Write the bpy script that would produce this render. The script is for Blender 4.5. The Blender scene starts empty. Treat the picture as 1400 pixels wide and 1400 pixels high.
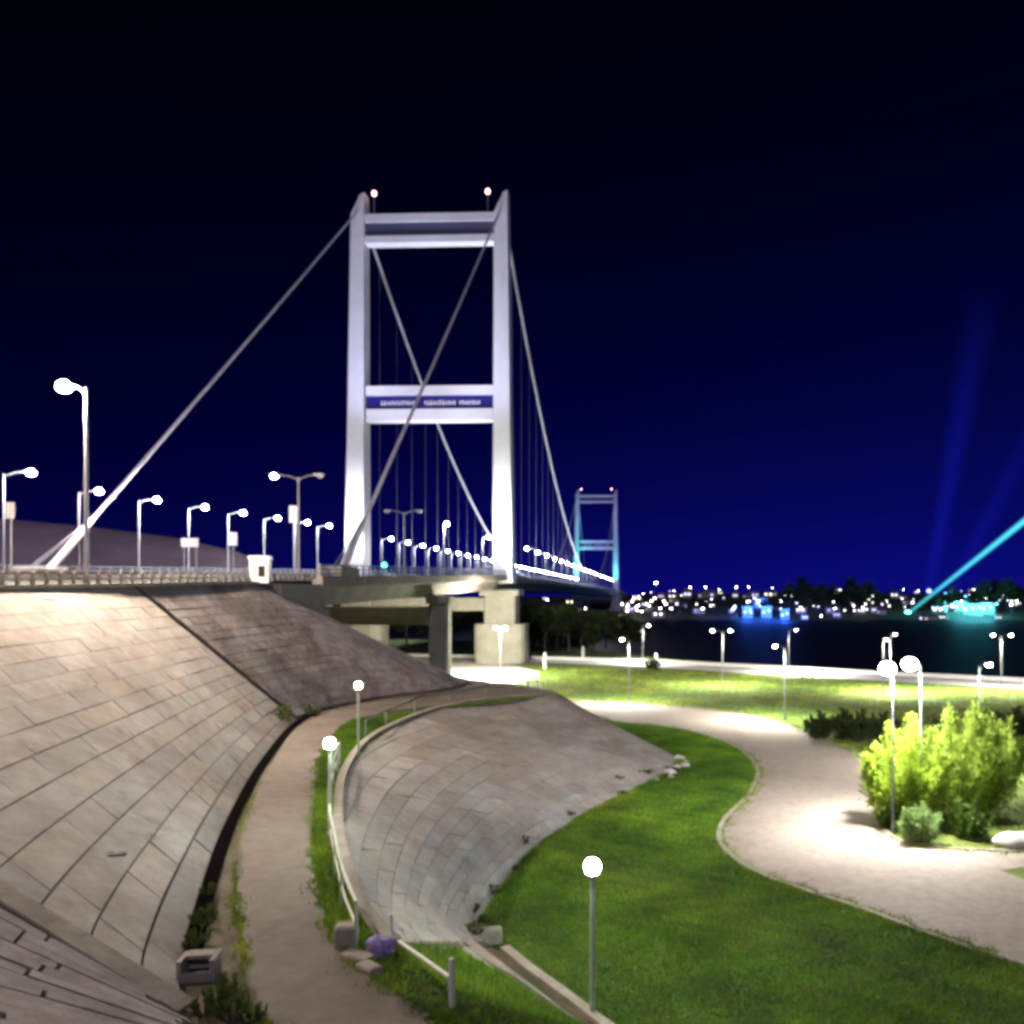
import bpy, math, random
import numpy as np
from mathutils import Vector, Matrix
random.seed(7); RNG = np.random.default_rng(7)
R = math.radians
scn = bpy.context.scene
COL = scn.collection
CAM_Z = 11.0            # eye height above the park lawn (metres)
F, HX, HY = 1200.0, 850.0, 815.0   # focal length and optical centre in pixels of the 1400 px photograph (a crop)
SK = (HX - 700) / F
def sk(P): return [(p[0] - SK * p[1], *p[1:]) for p in P]   # plan measured from the picture's middle -> from the optical axis

def at(px, py, z=0.0):
    """point at height z that is seen at pixel (px, py)"""
    d = (CAM_Z - z) * F / (py - HY)
    return Vector(((px - HX) / F * d, d, z))
def at_y(px, Y, z=0.0):
    return Vector(((px - HX) / F * Y, Y, z))

# ------------------------------------------------------------------ materials
MATS = {}
def mat(name, base=(.5, .5, .5), rough=.7, metal=0., var=.0, scale=3., bump=0., bscale=30., stain=None, stain_scale=.35,
        stain_amt=.5, stain2=0., attr=None, emit=None, estr=0., coord='Object', spec=.4, trans=0.):
    if name in MATS: return MATS[name]
    m = bpy.data.materials.new(name); m.use_nodes = True
    nt = m.node_tree; N = nt.nodes; L = nt.links
    b = N['Principled BSDF']
    b.inputs['Roughness'].default_value = rough; b.inputs['Metallic'].default_value = metal
    b.inputs['Specular IOR Level'].default_value = spec
    tc = N.new('ShaderNodeTexCoord')
    rgb = N.new('ShaderNodeRGB'); rgb.outputs[0].default_value = (*base, 1); out = rgb.outputs[0]
    def mixc(a, bcol, fac, mode='MIX'):
        x = N.new('ShaderNodeMix'); x.data_type = 'RGBA'; x.blend_type = mode
        L.new(a, x.inputs[6])
        if hasattr(bcol, 'links'): L.new(bcol, x.inputs[7])
        else: x.inputs[7].default_value = (*bcol, 1)
        if hasattr(fac, 'links'): L.new(fac, x.inputs[0])
        else: x.inputs[0].default_value = fac
        return x.outputs[2]
    def noise(sc, det=6, rgh=.6):
        n = N.new('ShaderNodeTexNoise'); n.inputs['Scale'].default_value = sc
        n.inputs['Detail'].default_value = det; n.inputs['Roughness'].default_value = rgh
        L.new(tc.outputs[coord], n.inputs['Vector']); return n.outputs['Fac']
    def ramp(x, lo, hi):
        r = N.new('ShaderNodeMapRange'); r.inputs[1].default_value = lo; r.inputs[2].default_value = hi
        L.new(x, r.inputs[0]); return r.outputs[0]
    if attr:
        a = N.new('ShaderNodeAttribute'); a.attribute_name = attr
        out = mixc(out, a.outputs['Color'], 1., 'MULTIPLY')
    if stain:
        f = ramp(noise(stain_scale, 8, .65), .42, .68)
        mm = N.new('ShaderNodeMath'); mm.operation = 'MULTIPLY'; mm.inputs[1].default_value = stain_amt
        L.new(f, mm.inputs[0]); out = mixc(out, stain, mm.outputs[0])
        if stain2:
            f2 = ramp(noise(stain2, 10, .75), .56, .72); m2 = N.new('ShaderNodeMath'); m2.operation = 'MULTIPLY'; m2.inputs[1].default_value = .65
            L.new(f2, m2.inputs[0]); out = mixc(out, tuple(c * .6 for c in stain), m2.outputs[0])
    if var:
        f = noise(scale, 8, .65)
        g = N.new('ShaderNodeMapRange'); g.inputs[1].default_value = .3; g.inputs[2].default_value = .7
        g.inputs[3].default_value = 1 - var; g.inputs[4].default_value = 1 + var
        L.new(f, g.inputs[0])
        hv = N.new('ShaderNodeHueSaturation'); L.new(g.outputs[0], hv.inputs['Value']); L.new(out, hv.inputs['Color']); out = hv.outputs[0]
    L.new(out, b.inputs['Base Color'])
    if bump:
        bp = N.new('ShaderNodeBump'); bp.inputs['Strength'].default_value = min(bump, 1); bp.inputs['Distance'].default_value = .05
        L.new(noise(bscale, 6), bp.inputs['Height']); L.new(bp.outputs[0], b.inputs['Normal'])
    if emit:
        b.inputs['Emission Color'].default_value = (*emit, 1); b.inputs['Emission Strength'].default_value = estr
    if trans:
        t = N.new('ShaderNodeBsdfTranslucent'); L.new(out, t.inputs[0])
        ms = N.new('ShaderNodeMixShader'); ms.inputs[0].default_value = trans
        L.new(b.outputs[0], ms.inputs[1]); L.new(t.outputs[0], ms.inputs[2])
        L.new(ms.outputs[0], N['Material Output'].inputs['Surface'])
    MATS[name] = m
    return m

LAMP = {}
def lamp_mat(name, col, strength):
    if strength >= 350 and name != 'path_lamp_light':
        LAMP[name] = (strength, col); strength = 60.
    return mat(name, (.8, .8, .8), .4, emit=col, estr=strength)

# ------------------------------------------------------------------ mesh builder
class MB:
    def __init__(s): s.v = []; s.f = []; s.c = []
    def add(s, vs, fs, col=None):
        o = len(s.v); s.v += [tuple(p) for p in vs]; s.f += [tuple(i + o for i in f) for f in fs]
        s.c += [col or (1, 1, 1)] * len(fs); return s
    def box(s, c, size, rz=0., rx=0., ry=0.):
        hx, hy, hz = [k / 2 for k in size]
        M = Matrix.Translation(Vector(c)) @ Matrix.Rotation(rz, 4, 'Z') @ Matrix.Rotation(ry, 4, 'Y') @ Matrix.Rotation(rx, 4, 'X')
        vs = [M @ Vector((x * hx, y * hy, z * hz)) for z in (-1, 1) for y in (-1, 1) for x in (-1, 1)]
        return s.add(vs, [(0, 2, 3, 1), (4, 5, 7, 6), (0, 1, 5, 4), (2, 6, 7, 3), (0, 4, 6, 2), (1, 3, 7, 5)])
    def chbox(s, c, size, ch=.03, rz=0.):
        """box with chamfered upright edges and top"""
        hx, hy, hz = [k / 2 for k in size]
        M = Matrix.Translation(Vector(c)) @ Matrix.Rotation(rz, 4, 'Z')
        def ring(x, y, z, k): return [M @ Vector(p) for p in ((x - k, -y, z), (x, -y + k, z), (x, y - k, z), (x - k, y, z), (-x + k, y, z), (-x, y - k, z), (-x, -y + k, z), (-x + k, -y, z))]
        rs = [ring(hx, hy, -hz, ch), ring(hx, hy, hz - ch, ch), ring(hx - ch, hy - ch, hz, ch)]
        vs = sum(rs, []); fs = [tuple(range(7, -1, -1)), tuple(range(16, 24))]
        for r in range(2):
            for i in range(8):
                j = (i + 1) % 8; fs.append((r * 8 + i, r * 8 + j, r * 8 + 8 + j, r * 8 + 8 + i))
        return s.add(vs, fs)
    def tube(s, pts, r, seg=8, cap=True):
        pts = [Vector(p) for p in pts]; n = len(pts)
        rr = r if isinstance(r, (list, tuple)) else [r] * n
        vs = []; fs = []
        for i, p in enumerate(pts):
            d = (pts[min(i + 1, n - 1)] - pts[max(i - 1, 0)]).normalized()
            a = Vector((0, 0, 1)) if abs(d.z) < .9 else Vector((1, 0, 0))
            u = d.cross(a).normalized(); w = d.cross(u)
            for k in range(seg):
                t = 2 * math.pi * k / seg
                vs.append(p + (u * math.cos(t) + w * math.sin(t)) * rr[i])
        for i in range(n - 1):
            for k in range(seg):
                k2 = (k + 1) % seg
                fs.append((i * seg + k, i * seg + k2, (i + 1) * seg + k2, (i + 1) * seg + k))
        if cap:
            fs.append(tuple(range(seg - 1, -1, -1))); fs.append(tuple((n - 1) * seg + k for k in range(seg)))
        return s.add(vs, fs)
    def sphere(s, c, r, seg=12, rings=8, sz=1., zmin=-1.):
        c = Vector(c); vs = []; fs = []
        for i in range(rings + 1):
            ph = math.pi * (i / rings) - math.pi / 2
            for k in range(seg):
                t = 2 * math.pi * k / seg
                vs.append(c + Vector((math.cos(ph) * math.cos(t) * r, math.cos(ph) * math.sin(t) * r, max(math.sin(ph), zmin) * r * sz)))
        for i in range(rings):
            for k in range(seg):
                k2 = (k + 1) % seg
                fs.append((i * seg + k, i * seg + k2, (i + 1) * seg + k2, (i + 1) * seg + k))
        return s.add(vs, fs)
    def poly(s, pts, col=None): return s.add(pts, [tuple(range(len(pts)))], col)
    def loft(s, rings, closed=True, cap=True):
        m = len(rings[0]); vs = sum([list(r) for r in rings], []); fs = []
        for i in range(len(rings) - 1):
            for k in range(m if closed else m - 1):
                k2 = (k + 1) % m
                fs.append((i * m + k, i * m + k2, (i + 1) * m + k2, (i + 1) * m + k))
        if cap and closed:
            fs.append(tuple(range(m - 1, -1, -1))); fs.append(tuple((len(rings) - 1) * m + k for k in range(m)))
        return s.add(vs, fs)
    def build(s, name, m, parent=None, smooth=False, fix=True, colors=False):
        me = bpy.data.meshes.new(name)
        me.from_pydata([tuple(p) for p in s.v], [], s.f)
        if colors:
            at_ = me.color_attributes.new('tone', 'FLOAT_COLOR', 'CORNER')
            dat = []
            for f, c in zip(s.f, s.c): dat += [c[0], c[1], c[2], 1.] * len(f)
            at_.data.foreach_set('color', dat)
        if fix:
            import bmesh
            bm = bmesh.new(); bm.from_mesh(me); bmesh.ops.recalc_face_normals(bm, faces=bm.faces); bm.to_mesh(me); bm.free()
        if smooth: me.shade_smooth()
        me.materials.append(m)
        o = bpy.data.objects.new(name, me); COL.objects.link(o)
        if parent: o.parent = parent
        return o

def np_mesh(name, V, n_per, m, parent=None, tone=None):
    """V: (faces*n_per, 3) unshared faces"""
    me = bpy.data.meshes.new(name); nv = len(V); nf = nv // n_per
    me.vertices.add(nv); me.vertices.foreach_set('co', np.asarray(V, dtype=np.float32).ravel())
    me.loops.add(nv); me.loops.foreach_set('vertex_index', np.arange(nv, dtype=np.int32))
    me.polygons.add(nf); me.polygons.foreach_set('loop_start', np.arange(0, nv, n_per, dtype=np.int32))
    if tone is not None:
        a = me.color_attributes.new('tone', 'FLOAT_COLOR', 'POINT')
        c = np.ones((nf, 4), dtype=np.float32); c[:, :3] = tone
        a.data.foreach_set('color', np.repeat(c, n_per, axis=0).ravel())
    me.update(calc_edges=True); me.validate()
    me.materials.append(m)
    o = bpy.data.objects.new(name, me); COL.objects.link(o)
    if parent: o.parent = parent
    return o

def tag(o, label=None, cat=None, group=None, kind=None):
    if label: o['label'] = label
    if cat: o['category'] = cat
    if group: o['group'] = group
    if kind: o['kind'] = kind
    return o
def thing(name, label, cat, loc=(0, 0, 0), rz=0., group=None):
    o = bpy.data.objects.new(name, None); o.empty_display_size = .3; COL.objects.link(o)
    o.location = loc; o.rotation_euler = (0, 0, rz)
    return tag(o, label, cat, group)
def dup(o, loc, rz=0., label=None, scale=None, group=None, lights=True):
    r = o.copy(); COL.objects.link(r); r.location = loc; r.rotation_euler = (0, 0, rz)
    if scale: r.scale = scale if isinstance(scale, (tuple, list)) else (scale,) * 3
    if label: r['label'] = label
    if group: r['group'] = group
    for ch in list(o.children):
        if ch.type == 'LIGHT' and not lights: continue
        c = ch.copy(); COL.objects.link(c); c.parent = r
        for g in list(ch.children):
            d = g.copy(); COL.objects.link(d); d.parent = c
    return r

def catmull(P, t):
    """P (n,3); t array in [0, n-1]"""
    P = np.asarray(P, float); n = len(P); i = np.clip(np.floor(t).astype(int), 0, n - 2); f = (t - i)[:, None]
    p0 = P[np.maximum(i - 1, 0)]; p1 = P[i]; p2 = P[i + 1]; p3 = P[np.minimum(i + 2, n - 1)]
    return .5 * (2 * p1 + (p2 - p0) * f + (2 * p0 - 5 * p1 + 4 * p2 - p3) * f ** 2 + (3 * p1 - p0 - 3 * p2 + p3) * f ** 3)
def smooth_line(P, per=8):
    P = np.asarray([tuple(p) for p in P], float); return catmull(P, np.linspace(0, len(P) - 1, (len(P) - 1) * per + 1))
ORD = ['first', 'second', 'third', 'fourth', 'fifth', 'sixth', 'seventh', 'eighth', 'ninth', 'tenth', 'eleventh', 'twelfth']

# ------------------------------------------------------------------ palette
concrete = mat('slab_concrete', (.37, .352, .325), .9, var=.18, scale=1.6, bump=.5, bscale=14, stain=(.15, .115, .095), stain_scale=.28, stain_amt=.55, stain2=1.1, attr='tone')
concrete_dark = mat('weathered_slab_concrete', (.29, .272, .265), .9, var=.25, scale=2.2, bump=.6, bscale=14, stain=(.085, .055, .048), stain_scale=.45, stain_amt=.8, stain2=1.3, attr='tone')
soil = mat('joint_soil', (.105, .09, .07), 1., var=.3, scale=2., bump=.5)
earth = mat('brown_earth', (.09, .055, .03), 1., var=.4, scale=2.5, bump=.8, bscale=9, stain=(.2, .16, .12), stain_scale=1.2)
kerb_m = mat('kerb_concrete', (.36, .34, .28), .9, var=.2, scale=2.5, bump=.5, bscale=10, stain=(.16, .13, .1), stain_scale=.8)
path_m = mat('path_concrete', (.2, .175, .15), .88, var=.2, scale=2.2, bump=.3, bscale=30, stain=(.12, .095, .08), stain_scale=.3, stain_amt=.7, stain2=.7)
plaza_m = mat('pale_paving', (.31, .265, .225), .85, var=.2, scale=2.5, bump=.3, bscale=30, stain=(.2, .165, .135), stain_scale=.13, stain_amt=.8, stain2=.5)
prom_m = mat('promenade_paving', (.5, .48, .45), .8, var=.1, scale=.5, bump=.2)
asphalt = mat('asphalt', (.06, .06, .065), .8, var=.2, scale=1., bump=.3, bscale=60)
lawn_m = mat('lawn_soil', (.05, .105, .014), 1., var=.5, scale=.5, bump=1., bscale=5, stain=(.14, .15, .03), stain_scale=.09, stain_amt=.75)
grass_m = mat('grass_blade', (.11, .26, .018), .75, attr='tone', trans=.3)
bank_m = mat('bank_grass_soil', (.03, .055, .012), 1., var=.5, scale=1.2, bump=1., bscale=5, stain=(.075, .055, .03), stain_scale=.35, stain_amt=.8)
white_steel = mat('white_painted_steel', (.72, .72, .75), .45, var=.06, scale=.35, stain=(.5, .5, .54), stain_scale=.12, stain_amt=.4)
grey_steel = mat('grey_galvanised_steel', (.27, .28, .31), .45, metal=.3, var=.1)
hanger_m = mat('hanger_steel', (.2, .2, .26), .6)
cable_m = mat('cable_steel', (.6, .6, .68), .5, metal=.0, var=.15, scale=1.)
panel_blue = mat('blue_sign_panel', (.012, .009, .15), .5, var=.1)
panel_dark = mat('dark_grey_panel', (.07, .075, .14), .6, var=.15)
letter_white = mat('white_sign_letters', (.8, .8, .85), .5)
pier_m = mat('pier_concrete', (.36, .34, .29), .9, var=.15, scale=.6, bump=.4, bscale=8, stain=(.2, .19, .15), stain_scale=.25)
fascia_m = mat('deck_concrete', (.34, .31, .28), .9, var=.2, scale=.5, stain=(.17, .12, .1), stain_scale=.2)
white_paint = mat('white_paint', (.74, .74, .72), .5, var=.06, bump=.1)
dark_m = mat('dark_opening', (.015, .013, .012), .9)
green_white = mat('pale_green_paint', (.5, .6, .46), .5, var=.12, scale=5., stain=(.3, .24, .15), stain_scale=3., stain_amt=.4)
purple_paint = mat('purple_paint', (.2, .13, .42), .7, var=.3, scale=6., stain=(.45, .42, .5), stain_scale=3.5, stain_amt=.8)
black_m = mat('gutter_shade_black', (.006, .005, .005), 1., spec=0.)  # near-black standing for the shade inside the gutter
hill_m = mat('bare_hill', (.5, .38, .42), 1., var=.3, scale=.05, bump=.8, bscale=.4)
far_land = mat('far_land', (.03, .04, .02), 1., var=.4, scale=.02)
rock_m = mat('pale_rock', (.5, .48, .44), .9, var=.2, scale=3., bump=.8, bscale=6)
bark = mat('bark', (.11, .08, .055), 1., var=.3, scale=6., bump=.8)
leaf_dark = mat('dark_leaf', (.04, .06, .02), .7, attr='tone', trans=.25)
leaf_bright = mat('yellow_green_leaf', (.30, .44, .05), .6, attr='tone', trans=.45)
leaf_pale = mat('pale_leaf', (.31, .42, .14), .6, attr='tone', trans=.35)
weed_leaf = mat('weed_leaf', (.06, .10, .025), .7, attr='tone', trans=.3)
house_wall = mat('house_render', (.5, .47, .42), .9, var=.15)
roof_tile = mat('roof_tile', (.13, .07, .055), .9, var=.2)

lamp_white = lamp_mat('park_lamp_light', (1., .97, .88), 1400)
lamp_warm = lamp_mat('road_lamp_light_warm', (1., .8, .63), 4300)
lamp_cool = lamp_mat('deck_lamp_light', (.95, .95, 1.), 700)
lamp_pink = lamp_mat('pinkish_lamp_light', (1., .72, .78), 400)
lamp_path = lamp_mat('path_lamp_light', (.97, 1., .9), 720)
lamp_dim = lamp_mat('dim_lamp_light', (.8, .85, 1.), 30)
lamp_off = mat('unlit_lamp_glass', (.4, .4, .45), .3)
beacon_red = lamp_mat('beacon_light', (1., .5, .5), 9)
win_warm = lamp_mat('lit_window', (1., .88, .7), 7)
win_cool = lamp_mat('cool_lit_window', (.75, .8, 1.), 4)
win_dim = lamp_mat('dim_lit_window', (.8, .7, .75), 1.2)
win_violet = lamp_mat('violet_lit_window', (.6, .5, 1.), 3.)
signal_green = lamp_mat('green_signal_light', (.02, 1., .55), 25)

# ------------------------------------------------------------------ camera, world, fill light
cam = bpy.data.cameras.new('camera'); co = bpy.data.objects.new('camera', cam); COL.objects.link(co)
co.location = (0, 0, CAM_Z); co.rotation_euler = (R(90), 0, 0)
cam.sensor_width = 36; cam.lens = 36 * F / 1400; cam.shift_y = (HY - 700) / 1400; cam.shift_x = (700 - HX) / 1400; cam.clip_end = 20000; cam.clip_start = .2
scn.camera = co
w = bpy.data.worlds.new('World'); scn.world = w; w.use_nodes = True
N = w.node_tree.nodes; L = w.node_tree.links; N.clear()
SUN_EL, SUN_AZ = R(-6), R(120)
sky = N.new('ShaderNodeTexSky'); sky.sky_type = 'NISHITA'; sky.sun_disc = False
sky.sun_elevation = SUN_EL; sky.sun_rotation = SUN_AZ
bg1 = N.new('ShaderNodeBackground'); bg1.inputs[1].default_value = .05; L.new(sky.outputs[0], bg1.inputs[0])
tc = N.new('ShaderNodeTexCoord'); sp = N.new('ShaderNodeSeparateXYZ'); L.new(tc.outputs['Generated'], sp.inputs[0])
cr = N.new('ShaderNodeValToRGB'); L.new(sp.outputs[2], cr.inputs[0])
els = cr.color_ramp.elements
def lin(c): return tuple(((x / 255 + .055) / 1.055) ** 2.4 if x > 10 else x / 255 / 12.92 for x in c) + (1,)
stops = [(0., (9, 9, 108)), (.03, (7, 8, 102)), (.10, (4, 5, 80)), (.19, (2, 3, 58)), (.28, (1, 2, 42)), (.38, (1, 1, 28)), (.47, (0, 1, 18)), (.58, (0, 0, 9))]
els[0].position, els[0].color = stops[0][0], lin(stops[0][1]); els[1].position, els[1].color = stops[-1][0], lin(stops[-1][1])
for p, c in stops[1:-1]:
    e = els.new(p); e.color = lin(c)
# the town's glow: the sky is lighter over the far bank on the right than on the left
az = N.new('ShaderNodeMapRange'); L.new(sp.outputs[0], az.inputs[0])
az.inputs[1].default_value = -.6; az.inputs[2].default_value = .4; az.inputs[3].default_value = .4; az.inputs[4].default_value = 1.3
bg2 = N.new('ShaderNodeBackground'); L.new(cr.outputs[0], bg2.inputs[0]); L.new(az.outputs[0], bg2.inputs[1])
ad = N.new('ShaderNodeAddShader'); L.new(bg1.outputs[0], ad.inputs[0]); L.new(bg2.outputs[0], ad.inputs[1])
wo = N.new('ShaderNodeOutputWorld'); L.new(ad.outputs[0], wo.inputs[0])
sun = bpy.data.lights.new('lavender_fill', 'SUN'); sun.energy = .5; sun.angle = R(.5); sun.color = (.78, .7, 1.)  # added lavender fill with no visible source, angled to brighten the hill face
so = bpy.data.objects.new('lavender_fill', sun); COL.objects.link(so); so.rotation_euler = (R(52), 0, R(25))

# ------------------------------------------------------------------ ground, water, far bank
def structure(o): o['kind'] = 'structure'; return o
BANK = [(-600, 420), (-250, 300), (-100, 252), (0, 212), (19, 176), (29, 150), (64, 117), (130, 74), (420, -110)]
BANK = sk(BANK)
pts = [Vector((x, y, 0)) for x, y in BANK] + [Vector((420, -300, 0)), Vector((-600, -300, 0))]
g = MB(); g.poly(pts)
n = len(pts)
g.add([*pts, *[Vector((p.x, p.y, -4)) for p in pts]], [(i, i + 1, n + i + 1, n + i) for i in range(len(BANK) - 1)])
structure(g.build('ground', lawn_m))

wm = bpy.data.materials.new('river_water'); wm.use_nodes = True
nb = wm.node_tree.nodes; b = nb['Principled BSDF']; b.inputs['Base Color'].default_value = (.006, .006, .014, 1); b.inputs['Roughness'].default_value = .6
b.inputs['Specular IOR Level'].default_value = .03
tcw = nb.new('ShaderNodeTexCoord'); mp = nb.new('ShaderNodeMapping'); mp.inputs['Scale'].default_value = (.25, .6, 1)
nz = nb.new('ShaderNodeTexNoise'); nz.inputs['Scale'].default_value = 1.; nz.inputs['Detail'].default_value = 4
bw = nb.new('ShaderNodeBump'); bw.inputs['Strength'].default_value = .35; bw.inputs['Distance'].default_value = .3
lw = wm.node_tree.links; lw.new(tcw.outputs['Object'], mp.inputs[0]); lw.new(mp.outputs[0], nz.inputs['Vector']); lw.new(nz.outputs[0], bw.inputs['Height']); lw.new(bw.outputs[0], b.inputs['Normal'])
MATS['water'] = wm
structure(MB().poly([(-4000, -400, -2.6), (4000, -400, -2.6), (4000, 6000, -2.6), (-4000, 6000, -2.6)]).build('river', wm))

def far_z(x, y):
    """height of the far bank"""
    t = min(max((y - 520) / 700, 0), 1)
    px = HX + 1200 * x / y
    s = 10 + 9 * math.exp(-((px - 1130) / 90) ** 2) + 6 * math.exp(-((px - 1370) / 90) ** 2) + 3 * math.exp(-((px - 940) / 60) ** 2)
    if px < 830: s *= max(.35, 1 - (830 - px) / 250)
    return -3.4 + 4.2 * min(max((y - 505) / 25, 0), 1) + s * t ** .8 + 1.2 * math.sin(x * .021 + y * .013) * t
xs = np.concatenate([np.linspace(-1700, -400, 13), np.linspace(-370, 800, 88), np.linspace(950, 2600, 16)])
ys = np.concatenate([np.linspace(500, 560, 7), np.linspace(575, 1400, 45), np.linspace(1500, 5500, 9)])
vs = [(x, y, far_z(x, y)) for y in ys for x in xs]; nx = len(xs)
fs = [(j * nx + i, j * nx + i + 1, (j + 1) * nx + i + 1, (j + 1) * nx + i) for j in range(len(ys) - 1) for i in range(nx - 1)]
structure(MB().add(vs, fs).build('far_bank', far_land, smooth=True))

# bare hill behind the road on the left
def hill_top(px): return 11 + (815 - np.interp(px, [-500, -200, 0, 120, 240, 330, 380, 420], [690, 700, 709, 720, 735, 756, 785, 818])) * 230 / 1200
hv = []; pxs = np.linspace(-500, 420, 50); vsn = np.linspace(0, 1, 9)
for v in vsn:
    for p in pxs:
        top = hill_top(p); Y = 175 + 55 * v
        z = top * (v ** .75) + (math.sin(p * .05 + v * 7) * .8 + math.sin(p * .13) * .4) * v * (1 - v) * 2
        hv.append((((p - HX) / 1200) * 230 * (1 - .03 * (1 - v)), Y, z))
for p in pxs: hv.append((((p - HX) / 1200) * 230, 300, 0))
n = len(pxs); fs = [(j * n + i, j * n + i + 1, (j + 1) * n + i + 1, (j + 1) * n + i) for j in range(9) for i in range(n - 1)]
structure(MB().add(hv, fs).build('hill', hill_m, smooth=True))

# ------------------------------------------------------------------ bridge frame of reference
AX = Vector((.164 - SK, 1, 0)).normalized(); LAT = Vector((AX.y, -AX.x, 0)); RZ = -math.atan2(AX.x, AX.y)
C0 = Vector((-13.6 - SK * 147, 147, 0))
def bw_(lx, ly, z=0): return C0 + LAT * lx + AX * ly + Vector((0, 0, z))
def deck_z(ly):
    Y = 147 + ly * AX.y
    if Y < 140: return 11.5 + .0245 * (Y - 37)
    if Y < 160: t = (Y - 140) / 20; return 14.02 + .0245 * 20 * (t - t * t / 2)
    if Y < 560: return 14.27
    return max(14.27 - (Y - 560) * .012, 2.)
AXS = .164 - SK
ABUT = -82.   # local y of the abutment
SPAN = 408.
HW = 13.2

# ------------------------------------------------------------------ slopes made of concrete slabs
def slab_loft(toe, top, rows, name, m, parent, lens=(1.8, 3.2), u0=0., u1=None, v0=0., v1=1., sag=0., tone=(.85, 1.12), gap=.035, seedn=1, flip=False, lift=.02, shear=0.):
    rnd = random.Random(seedn); v1 = v1 + shear; u1_ = u1 if u1 is not None else len(toe) - 1
    def sv(u, v): return min(max(v - shear * (u - u0) / (u1_ - u0), v0), v1 - shear)
    toe = np.asarray(toe, float); top = np.asarray(top, float); n = len(toe)
    u1 = n - 1 if u1 is None else u1
    U = np.linspace(u0, u1, 400); A = catmull(toe, U); B = catmull(top, U)
    def P(uf, v):
        k = np.interp(uf, U, np.arange(400)); i = int(min(k, 398)); f = k - i
        a = A[i] * (1 - f) + A[i + 1] * f; bb = B[i] * (1 - f) + B[i + 1] * f
        p = a * (1 - v) + bb * v; p = p.copy(); p[2] -= sag * 4 * v * (1 - v); return p
    def nor(u, v):
        e = (u1 - u0) * .004; du = P(min(u + e, u1), v) - P(max(u - e, u0), v); dv = P(u, min(v + .02, 1)) - P(u, max(v - .02, 0))
        q = np.cross(du, dv); q /= (np.linalg.norm(q) + 1e-9); return q if q[2] > 0 else -q
    mb = MB()
    for r in range(rows):
        va = v0 + (v1 - v0) * r / rows; vb = v0 + (v1 - v0) * (r + 1) / rows; vm = (va + vb) / 2
        vmc = np.clip(vm - shear * (U - u0) / (u1 - u0), v0, v1 - shear)[:, None]; mid = A * (1 - vmc) + B * vmc
        s = np.concatenate([[0], np.cumsum(np.linalg.norm(np.diff(mid, axis=0), axis=1))])
        cuts = [0.]; 
        while cuts[-1] < s[-1]: cuts.append(cuts[-1] + rnd.uniform(*lens) * (.6 if len(cuts) == 1 else 1))
        cuts[-1] = s[-1]
        if len(cuts) > 2 and cuts[-1] - cuts[-2] < .6: cuts.pop(-2)
        L_ = np.linalg.norm(P((u0 + u1) / 2, .5 + vb - va) - P((u0 + u1) / 2, .5)); gv = gap / max(L_, .2) * (vb - va) * rnd.uniform(.6, 1.5)
        for a_, b_ in zip(cuts[:-1], cuts[1:]):
            g_ = gap * rnd.uniform(.4, 1.3)
            ua, ub = np.interp([a_ + g_ * .5, b_ - g_ * .5], s, U)
            k = 4; t = rnd.uniform(*tone); warm = rnd.uniform(-.05, .05)
            colr = (t * (1 + warm), t, t * (1 - warm))
            h1, h2, h3, h4 = [lift + rnd.gauss(0, .012) for _ in range(4)]
            if sv(ua, vb) - sv(ua, va) < .01 and sv(ub, vb) - sv(ub, va) < .01: continue
            vs = []
            for jv, vv in enumerate((va + gv * .5, vb - gv * .5)):
                for i in range(k + 1):
                    f = i / k; u = ua + (ub - ua) * f
                    h = (h1 * (1 - f) + h2 * f) if jv == 0 else (h3 * (1 - f) + h4 * f)
                    p = P(u, sv(u, vv)); q = nor(u, sv(u, vm)); vs.append(p + q * h)
                    vs.append(p + q * (-.09))
            fs = []
            w_ = 2 * (k + 1)
            for i in range(k):
                fs.append((2 * i, 2 * i + 2, w_ + 2 * i + 2, w_ + 2 * i))
                fs.append((2 * i, 2 * i + 1, 2 * i + 3, 2 * i + 2)); fs.append((w_ + 2 * i, w_ + 2 * i + 2, w_ + 2 * i + 3, w_ + 2 * i + 1))
            fs.append((0, w_, w_ + 1, 1)); fs.append((2 * k, 2 * k + 1, w_ + 2 * k + 1, w_ + 2 * k))
            mb.add(vs, fs, colr)
    o = mb.build(name, m, parent, colors=True)
    return o, P, nor
def base_loft(toe, top, name, m, parent, drop=.06, u0=0., u1=None, sag=0., nu=160, nv=10):
    toe = np.asarray(toe, float); top = np.asarray(top, float); u1 = len(toe) - 1 if u1 is None else u1
    U = np.linspace(u0, u1, nu); A = catmull(toe, U); B = catmull(top, U); vs = []
    for v in np.linspace(0, 1, nv):
        q = A * (1 - v) + B * v; q[:, 2] -= drop + sag * 4 * v * (1 - v); vs += [tuple(p) for p in q]
    fs = [(j * nu + i, j * nu + i + 1, (j + 1) * nu + i + 1, (j + 1) * nu + i) for j in range(nv - 1) for i in range(nu - 1)]
    return MB().add(vs, fs).build(name, m, parent, smooth=True)

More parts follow.
